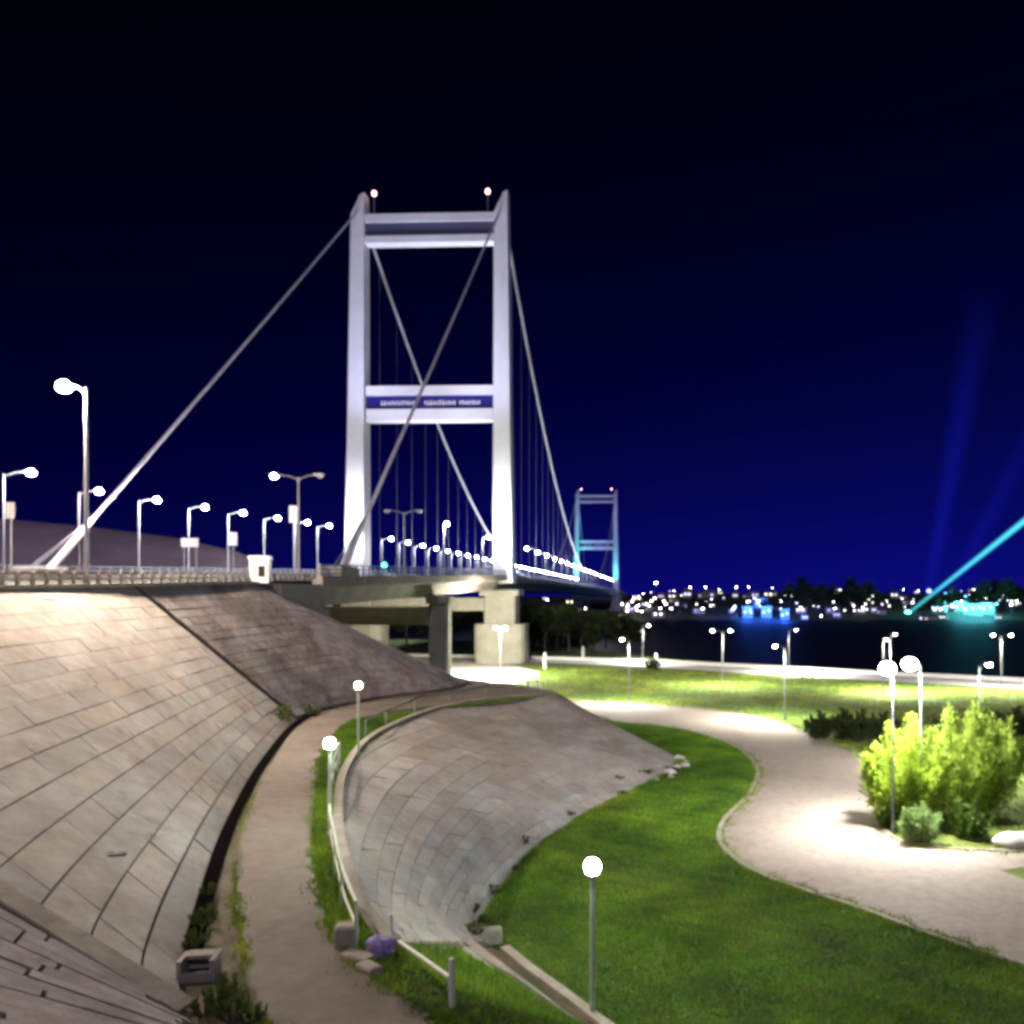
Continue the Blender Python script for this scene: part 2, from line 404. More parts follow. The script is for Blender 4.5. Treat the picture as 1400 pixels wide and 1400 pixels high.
def rz_(Y): return 11.5 + .0245 * (Y - 37) - .12
def edge(Y): return -25.3 + AXS * Y
PZ = 4.0   # level of the upper footpath
toe = [(16, 11, PZ), (5, 10, PZ), (-1, 11.5, PZ), (-3.6, 12.9, PZ), (-5.55, 14.9, PZ), (-6.5, 17.3, PZ), (-7.55, 21.3, PZ), (-8.95, 27.5, PZ), (-10.7, 37.3, PZ),
       (-12.1, 49.5, PZ), (-10.7, 56, PZ), (-7.8, 61.5, PZ), (-4.7, 65.5, PZ), (-3.6, 71.5, PZ), (-8, 79, PZ), (-22, 84, PZ)]
toe = sk(toe)
top = [(16, -7, 9.2), (4, -9, 9.2), (-9, -7, 9.8), (edge(6), 6, 10.8), (edge(20), 20, rz_(20)), (edge(24), 24, rz_(24)), (edge(27.5), 27.5, rz_(27.5)), (edge(32.5), 32.5, rz_(32.5)), (edge(37.5), 37.5, rz_(37.5)),
       (edge(42.5), 42.5, rz_(42.5)), (edge(50.5), 50.5, rz_(50.5)), (edge(56.5), 56.5, rz_(56.5) - .1), *sk([(-15.3, 61., 11.0), (-14.4, 65, 9.7), (-15.5, 68.5, 9.4), (-26, 71, 9.4)])]
up = thing('concrete_slope', 'tall tan concrete slab slope climbing from the curved footpath to the road', 'embankment')
base_loft(toe, top, 'soil_base', soil, up)
_, P_up, n_up = slab_loft(toe, top, 14, 'slab_facing', concrete, up, (1.7, 4.), u0=4.03, u1=8.97, seedn=3, v0=.05, gap=.04, tone=(.88, 1.07))
slab_loft(toe, top, 1, 'toe_course', concrete, up, (2.4, 5.), u0=4.03, u1=8.97, seedn=8, v0=.0, v1=.048, lift=.05, tone=(.7, .95))
o2, P_cone, _ = slab_loft(toe, top, 18, 'slab_facing', concrete_dark, up, (1.3, 2.6), u0=9.05, u1=15, seedn=5, tone=(.8, 1.12), v0=.02)
o2['label'] = 'darker stained slab section wrapping round under the bridge'
# lower-left section: rows run down the slope
def strips(u0, u1, k, name, m, seedn):
    for i in range(k):
        a = u0 + (u1 - u0) * i / k; b_ = u0 + (u1 - u0) * (i + 1) / k - .0045
        yield a, b_
mb = MB(); rnd = random.Random(11)
U = np.linspace(0, 15, 1501); A = catmull(np.array(toe, float), U); B = catmull(np.array(top, float), U)
def P_all(u, v): k = int(min(u * 100, 1499)); f = u * 100 - k; return (A[k] * (1 - f) + A[k + 1] * f) * (1 - v) + (B[k] * (1 - f) + B[k + 1] * f) * v
for a, b_ in strips(0., 3.86, 62, 0, 0, 0):
    v = rnd.uniform(0, .05)
    while v < .99:
        v2 = min(v + rnd.uniform(.1, .2), 1.); t = rnd.uniform(1.15, 1.45); h = rnd.gauss(.02, .01)
        q = [Vector(P_all(a, v + .002)), Vector(P_all(b_, v + .002)), Vector(P_all(b_, v2 - .002)), Vector(P_all(a, v2 - .002))]
        up_ = Vector((0, 0, h)); dn = Vector((0, 0, -.1))
        mb.add([p + up_ for p in q] + [p + dn for p in q], [(0, 1, 2, 3), (0, 4, 5, 1), (1, 5, 6, 2), (2, 6, 7, 3), (3, 7, 4, 0)], (t, t, t)); v = v2
mb.build('slab_facing', mat('grey_slab_concrete', (.24, .22, .22), .9, var=.25, scale=2., bump=.5, bscale=14, stain=(.11, .085, .08), stain_scale=.4, stain_amt=.6, stain2=1.2, attr='tone'), up, colors=True)
# raised divider strips running down the slope, and the plain toe course
def ribbon(f, us, width, h, name, m, parent):
    """flat bar following points f(u) with a rectangular section"""
    pts = [Vector(f(u)) for u in us]; rings = []
    for i, p in enumerate(pts):
        d = (pts[min(i + 1, len(pts) - 1)] - pts[max(i - 1, 0)]); s = Vector((d.y, -d.x, 0)).normalized() * width / 2
        rings.append([p - s, p + s, p + s + Vector((0, 0, h)), p - s + Vector((0, 0, h))])
    return MB().loft(rings).build(name, m, parent)
ribbon(lambda v: P_all(3.96, v), np.linspace(0, 1, 30), .42, .1, 'divider_strip', kerb_m, up)
ribbon(lambda v: P_all(3.885, v) + np.array((0, 0, -.04)), np.linspace(0, 1, 30), .14, .03, 'divider_groove', soil, up)
ribbon(lambda v: P_all(9.01, v) + np.array((0, 0, -.05)), np.linspace(0, 1, 40), .3, .06, 'divider_groove', soil, up)
ribbon(lambda u: P_all(u, 1.0) + np.array((0, 0, -.06)), np.linspace(3.9, 12.2, 120), .5, .18, 'top_kerb', kerb_m, up)

# flat black strip: shade of the gutter between slope and path, painted as colour
def toe_off(u, off, z=0.):
    a = np.array(P_all(u, 0)); d = np.array(P_all(min(u + .05, 15), 0)) - np.array(P_all(max(u - .05, 0), 0)); d /= np.linalg.norm(d)
    return a + np.array((d[1], -d[0], 0)) * off + np.array((0, 0, z))
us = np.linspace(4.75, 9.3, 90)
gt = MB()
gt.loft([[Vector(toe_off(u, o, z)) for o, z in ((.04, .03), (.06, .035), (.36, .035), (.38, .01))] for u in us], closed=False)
dr = gt.build('drain_shade_strip', black_m); tag(dr, 'thin black strip painted as the shaded drain along the foot of the tall slab slope', 'drain')

# road embankment (carries the road)
eb = MB(); rings = []
for Y in np.linspace(-40, 66.5, 40):
    z = rz_(Y) + .1; l = Vector((-50.6 + AXS * Y - 1.3, Y, z)); r_ = Vector((edge(Y), Y, z))
    rings.append([Vector((l.x - 22, Y, 0)), l, r_, Vector((r_.x - 1, Y, 0))])
eb.loft(rings); structure(eb.build('road_embankment', bank_m))
rd = MB(); rd.loft([[Vector((-50.2 + AXS * Y, Y, rz_(Y) + .13)), Vector((edge(Y) - .9, Y, rz_(Y) + .13))] for Y in np.linspace(-40, 66.5, 40)], closed=False)
structure(rd.build('road', asphalt))

# ------------------------------------------------------------------ footpath, berm and lower slab bank
rim_px = [(500, 1240), (475, 1170), (468, 1110), (480, 1050), (520, 1005), (600, 971), (680, 957), (748, 951)]
bot_px = [(655, 1262), (700, 1195), (745, 1150), (810, 1110), (870, 1080), (912, 1060), (928, 1046), (925, 1036)]
VS = lambda L_: [Vector(p) for p in sk(L_)]
rim = VS([(16, 13.6, PZ), (4, 13, PZ), (1.2, 14, PZ), (-.9, 15.6, PZ), (-2.2, 17.4, PZ)]) + [at(x, y, PZ) for x, y in rim_px]
bot = VS([(16, 17.5, 0), (5, 18.6, 0)]) + [ at(800, 1392), at(730, 1330), at(672, 1290)] + [at(x, y) for x, y in bot_px]
# far end: the bank turns away from the camera
rim += VS([(3.4, 63.5, PZ), (1.5, 68, PZ), (-4, 75, PZ), (-14, 86, PZ)])
bot += VS([(10.5, 63, 0), (8, 72, 0), (1, 83, 0), (-10, 95, 0)])
rim_l = smooth_line(rim); bot_l = smooth_line(bot)
lo = thing('concrete_bank', 'lower curved concrete slab bank between the footpath and the green lawn', 'embankment')
base_loft(rim, bot, 'soil_base', soil, lo, u0=4.0, u1=12.6, drop=.05)
slab_loft(bot, rim, 17, 'slab_facing', concrete, lo, (1.5, 3.6), u0=4.15, u1=12.35, seedn=21, tone=(.8, 1.05), gap=.04, shear=.5)
def lo_pt(k, v): return lambda u: (catmull(np.array([tuple(p) for p in rim]), np.array([u]))[0] * (1 - v) + catmull(np.array([tuple(p) for p in bot]), np.array([u]))[0] * v)
ribbon(lambda u: lo_pt(0, -.015)(u), np.linspace(4.1, 12.2, 100), .28, .12, 'rim_kerb', kerb_m, lo)
ribbon(lambda u: lo_pt(0, 1.03)(u) + np.array((0, 0, .0)), np.linspace(4.5, 11.9, 100), .3, .1, 'foot_kerb', kerb_m, lo)
# grassy flank of the berm, near and far
def bank(u0, u1, name):
    U = np.linspace(u0, u1, 60); A_ = catmull(np.array([tuple(p) for p in rim]), U); B_ = catmull(np.array([tuple(p) for p in bot]), U)
    vs = []
    for v in np.linspace(0, 1, 8):
        q = A_ * (1 - v) + B_ * v; q[:, 2] += -.05 - .35 * v * (1 - v); vs += [tuple(p) for p in q]
    fs = [(j * 60 + i, j * 60 + i + 1, (j + 1) * 60 + i + 1, (j + 1) * 60 + i) for j in range(7) for i in range(59)]
    return structure(MB().add(vs, fs).build(name, bank_m, smooth=True))
bank(0, 4.25, 'grass_bank'); bank(12.25, 16, 'grass_bank')
# level berm top
toe_poly = [Vector(P_all(u, 0)) for u in np.linspace(0, 15, 160)]
nn = 160; Ur = np.linspace(0, 16, nn); rr = catmull(np.array([tuple(p) for p in rim]), Ur)
berm = MB(); berm.poly([Vector((p.x, p.y, PZ - .05)) for p in toe_poly] + [Vector((p[0], p[1], PZ - .05)) for p in rr[::-1]])
structure(berm.build('berm', mat('trodden_earth', (.17, .14, .105), 1., var=.3, scale=1.6, bump=.7, bscale=8, stain=(.07, .075, .03), stain_scale=.7, stain_amt=.8)))
# the footpath surface
path_r = [(640, 1412), (600, 1388), (540, 1357), (482, 1310), (447, 1243), (431, 1172), (428, 1110), (434, 1060), (446, 1020), (475, 988), (540, 968)]
pr = VS([(16, 12.7, PZ), (4, 12.2, PZ)]) + [at(x, y, PZ) for x, y in path_r] + VS([(-6.3, 62, PZ), (-3.2, 66.2, PZ), (-2.4, 71, PZ), (-6.5, 80, PZ)])
pl = [(16, 11.3), (5, 10.3), (-1, 11.9), (-3.2, 13.4), (-4.6, 15.2), (-5.3, 17.3), (-6.75, 21.4), (-8.4, 27.6), (-10.15, 37.4), (-11.3, 45), (-11.35, 50), (-10, 56), (-7.4, 60.8), (-4.3, 65.2), (-3.3, 71.4), (-7.6, 79)]
pl_l = smooth_line([(x, y, PZ) for x, y in sk(pl)]); pr_l = smooth_line(pr)
pth = MB(); pth.poly([Vector((p[0], p[1], PZ + .0)) for p in pl_l] + [Vector((p[0], p[1], PZ)) for p in pr_l[::-1]])
structure(pth.build('footpath', path_m))

vg = MB(); vg.poly([Vector((p[0], p[1], PZ - .03)) for p in pr_l[:96]] + [Vector((p[0], p[1], PZ - .03)) for p in rim_l[:100][::-1]]); structure(vg.build('verge', bank_m))

# ------------------------------------------------------------------ park paths and promenade
pz_low = [(760, 960), (830, 984), (900, 992), (960, 1003), (1010, 1024), (1035, 1052), (1024, 1085), (992, 1118), (983, 1145), (1000, 1170), (1040, 1195), (1100, 1217), (1180, 1243), (1300, 1287), (1400, 1318), (1560, 1375)]
pz_up = [(770, 955), (880, 963), (980, 971), (1050, 984), (1105, 1003), (1155, 1021), (1190, 1042), (1198, 1075), (1201, 1118), (1228, 1148), (1290, 1159), (1400, 1164), (1560, 1168)]
low_l = smooth_line([at(x, y, .02) for x, y in pz_low]); up_l = smooth_line([at(x, y, .02) for x, y in pz_up])
notch = [at(1560, 1250, .02), at(1440, 1215, .02), at(1366, 1190, .02), at(1440, 1180, .02), at(1560, 1176, .02)]
pz = MB(); pz.poly([Vector(p) for p in low_l] + notch + [Vector(p) for p in up_l[::-1]]); structure(pz.build('park_path', plaza_m))
for line, s_ in ((low_l, 1), (up_l, -1)):
    q = line[:-6]
    k = ribbon(lambda i: q[int(i)] + np.array((0, 0, -.02)), range(len(q)), .22, .07, 'path_edging', kerb_m, None); structure(k)
prom_c = [(-40, 163), (-10, 156), (8, 150), (26, 141), (62, 113.5), (128, 70), (420, -115)]
pcl = smooth_line([(x, y, 0) for x, y in sk(prom_c)], 10); ring = []
for i, p in enumerate(pcl):
    d = pcl[min(i + 1, len(pcl) - 1)] - pcl[max(i - 1, 0)]; d /= np.linalg.norm(d); s = np.array((-d[1], d[0], 0))
    wd = 2.2 + 3. * min(max((p[0] + 40) / 60, 0), 1)
    ring.append([Vector(p + s * .8 + np.array((0, 0, .03))), Vector(p - s * wd * 1.5 + np.array((0, 0, .03)))])
structure(MB().loft(ring, closed=False).build('promenade', prom_m))
wall = MB(); rings = []
for i, p in enumerate(pcl):
    d = pcl[min(i + 1, len(pcl) - 1)] - pcl[max(i - 1, 0)]; d /= np.linalg.norm(d); s = np.array((-d[1], d[0], 0)); q = Vector(p + s * 1.); t = Vector(s) * .25
    rings.append([q - t, q + t, q + t + Vector((0, 0, .55)), q - t + Vector((0, 0, .55))])
tag(MB().loft(rings).build('parapet_wall', white_paint), 'long low white parapet wall edging the riverside promenade', 'wall')
ap = MB(); ap.poly(sk([(-34, 108, .012), (-6, 101, .012), (1.5, 112, .012), (4, 126, .012), (1, 138, .012), (-12, 156, .012), (-42, 166, .012)]))
structure(ap.build('paved_apron', prom_m))

# ------------------------------------------------------------------ the suspension bridge
br = thing('suspension_bridge', 'long suspension bridge with two white floodlit portal towers over the river', 'bridge', C0, RZ)
ly = list(np.linspace(ABUT, 20, 26)) + list(np.linspace(36, 620, 48))
def dsec(y):
    z = deck_z(y); return [Vector((-HW, y, z)), Vector((HW, y, z)), Vector((HW, y, z - .55)), Vector((HW - 1.6, y, z - .75)), Vector((HW - 2.2, y, z - 2.1)), Vector((-HW + 2.2, y, z - 2.1)), Vector((-HW + 1.6, y, z - .75)), Vector((-HW, y, z - .55))]
MB().loft([dsec(y) for y in ly]).build('deck', fascia_m, br)
MB().loft([[Vector((-HW + 1.8, y, deck_z(y) + .01)), Vector((HW - 1.8, y, deck_z(y) + .01))] for y in ly], closed=False).build('roadway', asphalt, br)
for s in (-1, 1):
    f = MB()
    yy = np.arange(ABUT, 560, 1.6)
    for y in yy: f.box((s * (HW - .25), y, deck_z(y) + .55), (.12, .14, 1.1))
    for h in (.45, .8, 1.12): f.loft([[Vector((s * (HW - .25) + a, y, deck_z(y) + h + c)) for a, c in ((-.06, -.05), (.06, -.05), (.06, .05), (-.06, .05))] for y in ly if y < 580])
    f.build('railing', grey_steel, br)
    MB().loft([[Vector((s * (HW - .25) + a, y, deck_z(y) + c)) for a, c in ((-.22, .0), (.22, .0), (.22, .3), (-.22, .3))] for y in ly if y < 580]).build('kerb', fascia_m, br)
def leg_sections(x, s):
    out = []
    for z, wx, wy in ((deck_z(0) - 1.0, 3.3, 3.9), (20, 3.15, 3.7), (40, 2.75, 3.3), (60, 2.45, 3.0), (74.6, 2.25, 2.8)):
        cx = x + s * (wx - 2.25) * .42
        out.append([Vector((cx - wx / 2, -wy / 2, z)), Vector((cx + wx / 2, -wy / 2, z)), Vector((cx + wx / 2, wy / 2, z)), Vector((cx - wx / 2, wy / 2, z))])
    return out
def tower(y0):
    T = Vector((0, y0, 0))
    for s in (-1, 1):
        m_ = MB(); secs = leg_sections(12 * s, s)
        # wedge-shaped saddle housing on top
        x = 12 * s
        topz = 78.3
        secs.append([Vector((x + .35, -1.2, topz - .4)), Vector((x + 1.1, -1.2, topz)), Vector((x + 1.1, 1.2, topz)), Vector((x + .35, 1.2, topz - .4))])
        m_.loft([[p + T for p in r] for r in secs]); lg = m_.build('tower_leg', white_steel, br)
    def beam(zlo, zhi, t1, t2, panel, letters, inner):
        b1 = MB(); b1.box((0, y0, zhi - t1 / 2), (inner, 2.2, t1)); b1.box((0, y0, zlo + t2 / 2), (inner, 2.2, t2))
        bo = b1.build('crossbeam', white_steel, br)
        pz0, pz1 = zlo + t2, zhi - t1
        MB().box((0, y0, (pz0 + pz1) / 2), (inner - .02, 1.4, pz1 - pz0 - .004)).build('name_panel', panel, bo)
        rnd = random.Random(4)
        zc = (pz0 + pz1) / 2 - .1; hh = letters
        for a, b_ in () if not letters else ((-8.2, -2.4), (-.9, 4.4), (5.0, 8.6)):
            xx = a; lt = MB()
            while xx < b_ - .35:
                wd = rnd.choice((.22, .3, .3, .38)); hk_ = hh * rnd.choice((.8, .9, 1.))
                lt.box((xx + wd / 2, y0 - .72, zc), (wd * .45, .05, hk_)); lt.box((xx + wd / 2, y0 - .715, zc + hk_ * rnd.uniform(-.3, .3)), (wd, .05, hk_ * .3)); xx += wd + .16
            lt.build('lettering', letter_white, bo)
    beam(69.9, 74.7, 1.35, 1.15, panel_dark, 0, 21.7)
    beam(40.2, 46.0, 1.55, 1.95, panel_blue, .85, 21.3)
    for s in (-1, 1):
        p = MB(); p.tube([(s * 9.6, y0, 74.6), (s * 9.6, y0, 78.2)], .09, 6)
        p.box((s * 9.6, y0, 74.75), (.5, .5, .3)); po = p.build('beacon_mast', grey_steel, br)
        MB().sphere((s * 9.6, y0, 78.6), .34, 10, 8, 1.3).build('beacon', beacon_red, po)
    return
tower(0); tower(SPAN)
ZT = 76.2; ZM = 18.
def cz(y): s = y / SPAN; return ZM + (ZT - ZM) * (1 - 2 * s) ** 2
for s in (-1, 1):
    MB().tube([(12 * s, y, cz(y)) for y in np.linspace(0, SPAN, 70)], .26, 8).build('main_cable', cable_m, br)
    ya = -(148.9 - 73) / AX.y + (0 if s < 0 else 1.)
    za = deck_z(ya) + .6
    pts = [Vector((12 * s, 0, ZT)).lerp(Vector((12 * s, ya, za)), t) - Vector((0, 0, .25 * 4 * t * (1 - t))) for t in np.linspace(0, 1, 14)]
    MB().tube(pts, .17, 8).build('back_cable', cable_m, br)
    an = MB()   # flared anchor socket with its strands
    e = pts[-1]; d = (pts[-2] - pts[-1]).normalized()
    an.tube([e - d * .5, e + d * 6.5, e + d * 8], [.36, .3, .17], 10); an.build('cable_socket', white_steel, br)
    an2 = MB()
    for k in range(5): an2.tube([Vector((12 * s - .25 + .12 * k, ya - 2.2 - .35 * k, za - .4)), pts[-1] + d * 8.2 + Vector((0, 0, -.1 + .03 * k))], .035, 5)
    an2.build('anchor_strand', grey_steel, br)
    MB().chbox((12 * s, ya - .6, deck_z(ya) + .35), (2.2, 4., 1.3), .15).build('anchor_block', pier_m, br)
    e2 = SPAN + 80
    MB().tube([(12 * s, SPAN, ZT), (12 * s, e2, deck_z(e2) + .6)], .33, 8).build('back_cable', cable_m, br)
    hy_ = list(np.linspace(10.5, SPAN - 10.5, 38))
    for y in hy_: MB().tube([(12 * s, y, deck_z(y)), (12 * s, y, cz(y))], .034, 5, False).build('hanger', hanger_m, br)
# piers
def pier(y0, wcol, wblock, blockh, cap=True):
    zt = deck_z(y0) - 2.1
    for s in (-1, 1):
        x = 12. * s
        if blockh:
            pts = []
            for k in range(16):
                t = 2 * math.pi * k / 16; cx, cy = math.cos(t), math.sin(t)
                pts.append((x + wblock * .5 * math.copysign(abs(cx) ** .45, cx), y0 + wblock * .42 * math.copysign(abs(cy) ** .45, cy)))
            MB().loft([[Vector((a, c, z)) for a, c in pts] for z in (-.3, blockh)]).build('pier_block', pier_m, br)
        c = MB(); c.chbox((x, y0, (zt + blockh - .2) / 2 + .1), (wcol, wcol * .95, zt - blockh + .2), .25)
        c.chbox((x, y0, zt - .5), (wcol * 1.25, wcol * 1.2, .98), .15); c.build('pier_column', pier_m, br)
    if cap: MB().chbox((0, y0, zt - 2.4), (24 - wcol - .02, wcol * .7, 2.2), .1).build('pier_beam', pier_m, br)
pier(0, 5.2, 8.6, 6.4); pier(-42, 2.3, 0, 0); pier(SPAN, 5.2, 8.6, 4.)
for y in (SPAN + 40, SPAN + 80): pier(y, 2.3, 0, 0)
# abutment
ab = thing('abutment', 'grey concrete abutment wall where the bridge deck meets the slab slope', 'abutment', C0, RZ)
zt = deck_z(ABUT) - 2.15
MB().box((0, ABUT + 1.2, zt / 2), (2 * HW - 1, 3., zt)).build('bearing_wall', pier_m, ab)
MB().box((HW - .35, ABUT - 3.6, zt / 2 + .9), (.7, 7., zt + 1.8)).build('wing_wall', fascia_m, ab)
MB().box((-HW + .35, ABUT - 3.6, zt / 2 + .9), (.7, 7., zt + 1.8)).build('wing_wall', fascia_m, ab)

# floodlights that light the towers
def floodlight(loc, target, power, col, angle, label, blend=.9, size=.35):
    t = thing('floodlight', label, 'floodlight', loc, 0, 'tower floodlights on the deck')
    d = (Vector(target) - Vector(loc)).normalized(); q = d.to_track_quat('-Z', 'Y')
    m_ = MB(); m_.tube([(0, 0, 0), (0, 0, .45)], .06, 6); m_.build('stand', grey_steel, t)
    h = MB(); M4 = q.to_matrix().to_4x4()
    tmp = MB().box((0, 0, .18), (.7, .5, .3)); h.add([M4 @ Vector(p) + Vector((0, 0, .5)) for p in tmp.v], tmp.f); h.build('housing', grey_steel, t)
    l = bpy.data.lights.new('flood_beam', 'SPOT'); l.energy = power; l.color = col; l.spot_size = R(angle); l.spot_blend = blend; l.shadow_soft_size = size
    lo_ = bpy.data.objects.new('flood_beam', l); COL.objects.link(lo_); lo_.parent = t; lo_.location = Vector((0, 0, .5)) + d * .06; lo_.rotation_euler = q.to_euler()
    return t
FL = 1.
for s, nm in ((-1, 'left'), (1, 'right')):
    zt = deck_z(-14) + .02
    floodlight(bw_(10.6 * s, -14, zt), bw_(12.2 * s, 0, 24), 36000 * FL, (.95, .95, 1.), 50, f'low floodlight on the deck aimed at the {nm} leg of the near tower')
    floodlight(bw_(9.2 * s, -21, zt), bw_(11.5 * s, 0, 66), 95000 * FL, (.62, .64, 1.), 34, f'floodlight farther back on the deck aimed at the upper {nm} leg of the near tower')
floodlight(bw_(0, -18, deck_z(-18) + .02), bw_(0, 0, 44), 52000 * FL, (.7, .68, 1.), 44, 'floodlight on the middle of the deck aimed at the crossbeam with the blue sign')
floodlight(bw_(-9, SPAN - 14, deck_z(SPAN) + .02), bw_(-12, SPAN, 36), 85000, (.02, .75, .72), 55, 'cyan floodlight at the left leg of the far tower')
floodlight(bw_(9, SPAN - 14, deck_z(SPAN) + .02), bw_(12, SPAN, 30), 45000, (.08, .65, .95), 55, 'pale blue floodlight at the right leg of the far tower')
floodlight(bw_(0, SPAN - 26, deck_z(SPAN) + .02), bw_(0, SPAN, 70), 95000, (.3, .36, 1.), 50, 'violet floodlight on the deck aimed at the top of the far tower')

# ------------------------------------------------------------------ street lamps
def road_lamp(name, label, loc, rz, h, arms, lens, bowl=.3, group=None, pole_m=None, r=.09, cat='street lamp'):
    """arms: list of (signed length along local x, lit material)"""
    t = thing(name, label, cat, loc, rz, group); pm = pole_m or grey_steel
    MB().tube([(0, 0, 0), (0, 0, h * .5), (0, 0, h)], [r, r * .8, r * .6], 8).tube([(0, 0, 0), (0, 0, .35)], r * 1.6, 8).build('pole', pm, t)
    for a, lm in arms:
        s = math.copysign(1, a)
        am = MB(); am.tube([(0, 0, h - .5), (s * .12, 0, h - .15), (a * .4, 0, h + .08), (a * .72, 0, h + .14)], r * .5, 6)
        ao = am.build('arm', pm, t)
        hd = MB(); hd.chbox((a * .9, 0, h + .16), (abs(a) * .34 + .25, .34, .17), .05); hd.build('lamp_head', pm, ao)
        vis = bowl * .74; MB().sphere((a * .95, 0, h + .07), vis, 14, 10, .8).build('lamp_glass', lm, ao)
        if lm.name in LAMP:
            S_, c_ = LAMP[lm.name]; park = cat == 'park lamp' and S_ < 5000; l = bpy.data.lights.new('lamp_light', 'SPOT' if park else 'POINT'); l.energy = 39.5 * S_ * bowl * bowl; l.color = c_; l.shadow_soft_size = .3 if park else .8
            if park: l.spot_size = R(172); l.spot_blend = .25
            o = bpy.data.objects.new('lamp_light', l); COL.objects.link(o); o.parent = t; o.location = (a * .95, 0, h + .07 - vis * .8 - (.13 if park else .38))
    return t
# far-side row on the approach
rowA_px = [5, 108, 190, 258, 312, 361, 403, 434]
for i, px in enumerate(rowA_px):
    Y = 50.2 / (AXS + (HX - px) / 1200); X = -50.2 + AXS * Y
    lm = lamp_pink if i == 1 else lamp_cool
    road_lamp('street_lamp', f'single-arm street lamp, {ORD[i]} from the left on the far side of the approach road', (X, Y, rz_(Y) + .1), RZ, 7.6 + (.6 if i == 0 else 0), [(2.3 if i == 0 else 1.9, lm)], lm, .44, 'street lamps along the approach road')
# near-side row on the approach
for px, htop, arms, lab in ((118, 530, [(-1.1, lamp_warm)], 'tallest street lamp, nearest the camera at the left, with the brightest warm head'),
                            (408, 652, [(-1.9, lamp_dim), (1.7, lamp_off)], 'two-arm street lamp behind the white hut with one arm lit'),
                            (553, 700, [(-1.9, lamp_off), (1.7, lamp_off)], 'unlit two-arm street lamp seen between the legs of the near tower'),
                            (607, 717, [(.35, lamp_cool)], 'street lamp with one high light seen between the tower legs'),
                            (660, 735, [(.9, lamp_cool)], 'street lamp just left of the right tower leg with a bright head')):
    Y = 26.3 / (AXS + (HX - px) / 1200); X = -26.3 + AXS * Y; zb = deck_z((Y - 147) / AX.y)
    h = 11 + (815 - htop) * Y / 1200 - zb
    road_lamp('street_lamp', lab, (X, Y, zb), RZ, h, arms, None, .46 if px == 118 else .36, 'near-side street lamps of the road', r=.11)
Y = 15.5; road_lamp('street_lamp', 'tall warm street lamp on the road out of frame to the left', (-26.3 + AXS * Y, Y, rz_(Y) + .1), RZ, 9, [(-1.1, lamp_mat('weaker_warm_lamp_light', (1., .82, .67), 2100))], None, .36, 'near-side street lamps of the road', r=.11)
# rows on the deck
proto = None
for i, ly_ in enumerate(list(np.arange(14, 250, 11.)) + list(np.arange(250, 410, 15.))):
    loc = bw_(-12.75, ly_, deck_z(ly_))
    if proto is None: proto = road_lamp('street_lamp', 'small lit street lamp in the row along the left edge of the bridge deck', loc, RZ, 7.2, [(1.9, lamp_cool)], None, .46, 'street lamps on the left edge of the deck')
    else: dup(proto, loc, RZ, lights=ly_ < 220)
proto = None
for i, ly_ in enumerate(list(np.arange(36, 250, 17.)) + list(np.arange(262, 410, 17.))):
    loc = bw_(12.6, ly_, deck_z(ly_))
    if proto is None: proto = road_lamp('street_lamp', 'small lit street lamp in the row along the right edge of the bridge deck', loc, RZ, 6.6, [(-1.9, lamp_cool)], None, .46, 'street lamps on the right edge of the deck')
    else: dup(proto, loc, RZ, lights=ly_ < 220)

# post-top lamps
def post_lamp(label, loc, h, lm, globe, group, r=.045, mt=None):
    t = thing('post_lamp', label, 'lamp post', loc, 0, group); mt = mt or green_white
    MB().tube([(0, 0, 0), (0, 0, h - globe)], [r * 1.15, r], 10).tube([(0, 0, 0), (0, 0, .12)], r * 2.2, 10).tube([(0, 0, h - globe - .14), (0, 0, h - globe + .04)], [r * 1.1, r * 2.4], 10).build('pole', mt, t)
    MB().sphere((0, 0, h), globe, 16, 12).build('globe', lm, t)
    return t
post_lamp('pale green post lamp with a glowing globe alone on the lawn beside the drain', at(810, 1394), 3.98, lamp_path, .2, None, .07)
post_lamp('nearer of the two path lamps, glowing globe at the railing beside the footpath', at(451, 1143, PZ), 2.7, lamp_path, .15, 'footpath lamps')
post_lamp('farther of the two path lamps, standing by the far bend of the footpath', at(490, 1032, PZ), 3.05, lamp_path, .13, 'footpath lamps')

def down_light(t, loc, power, col, angle=130):
    l = bpy.data.lights.new('lamp_beam', 'SPOT'); l.energy = power; l.color = col; l.spot_size = R(angle); l.spot_blend = 1.; l.shadow_soft_size = .2
    o = bpy.data.objects.new('lamp_beam', l); COL.objects.link(o); o.parent = t; o.location = loc
def park_lamp(label, px, py_base, heads, lm=None, group='tall park lamps along the paths', bowl=.27, power=26000, angle=150, pm=grey_steel):
    p = at(px, py_base); d = p.y
    hz = [11 - (y - 815) * d / 1200 for _, y in heads]
    arms = [((x - px) * d / 1200, lm or lamp_white) for x, _ in heads]
    t = road_lamp('park_lamp', label, p, 0, hz[0] - .07, arms, None, bowl, group, pole_m=pm, r=.055, cat='park lamp')
    for a_, _ in arms: down_light(t, (a_ * .95, 0, hz[0] - bowl - .1), power / len(arms), (1., .96, .86), angle)
    return t
park_lamp('park lamp on the lawn with arm to the left, first right of the pier', 860, 960, [(850, 874)], power=13000)
park_lamp('small far park lamp with its arm to the right near the dark shrub', 879, 905, [(887, 855)])
park_lamp('two-armed park lamp with twin heads standing alone in the middle lawn', 988, 938, [(973, 862), (999, 862)])
park_lamp('single park lamp with a yellowish head right of the two-armed lamp', 1073, 985, [(1059, 883)], lamp_mat('yellowish_lamp_light', (1., .9, .7), 900), power=18000)
park_lamp('small far park lamp behind the yellowish lamp', 1078, 922, [(1089, 861)], bowl=.2)
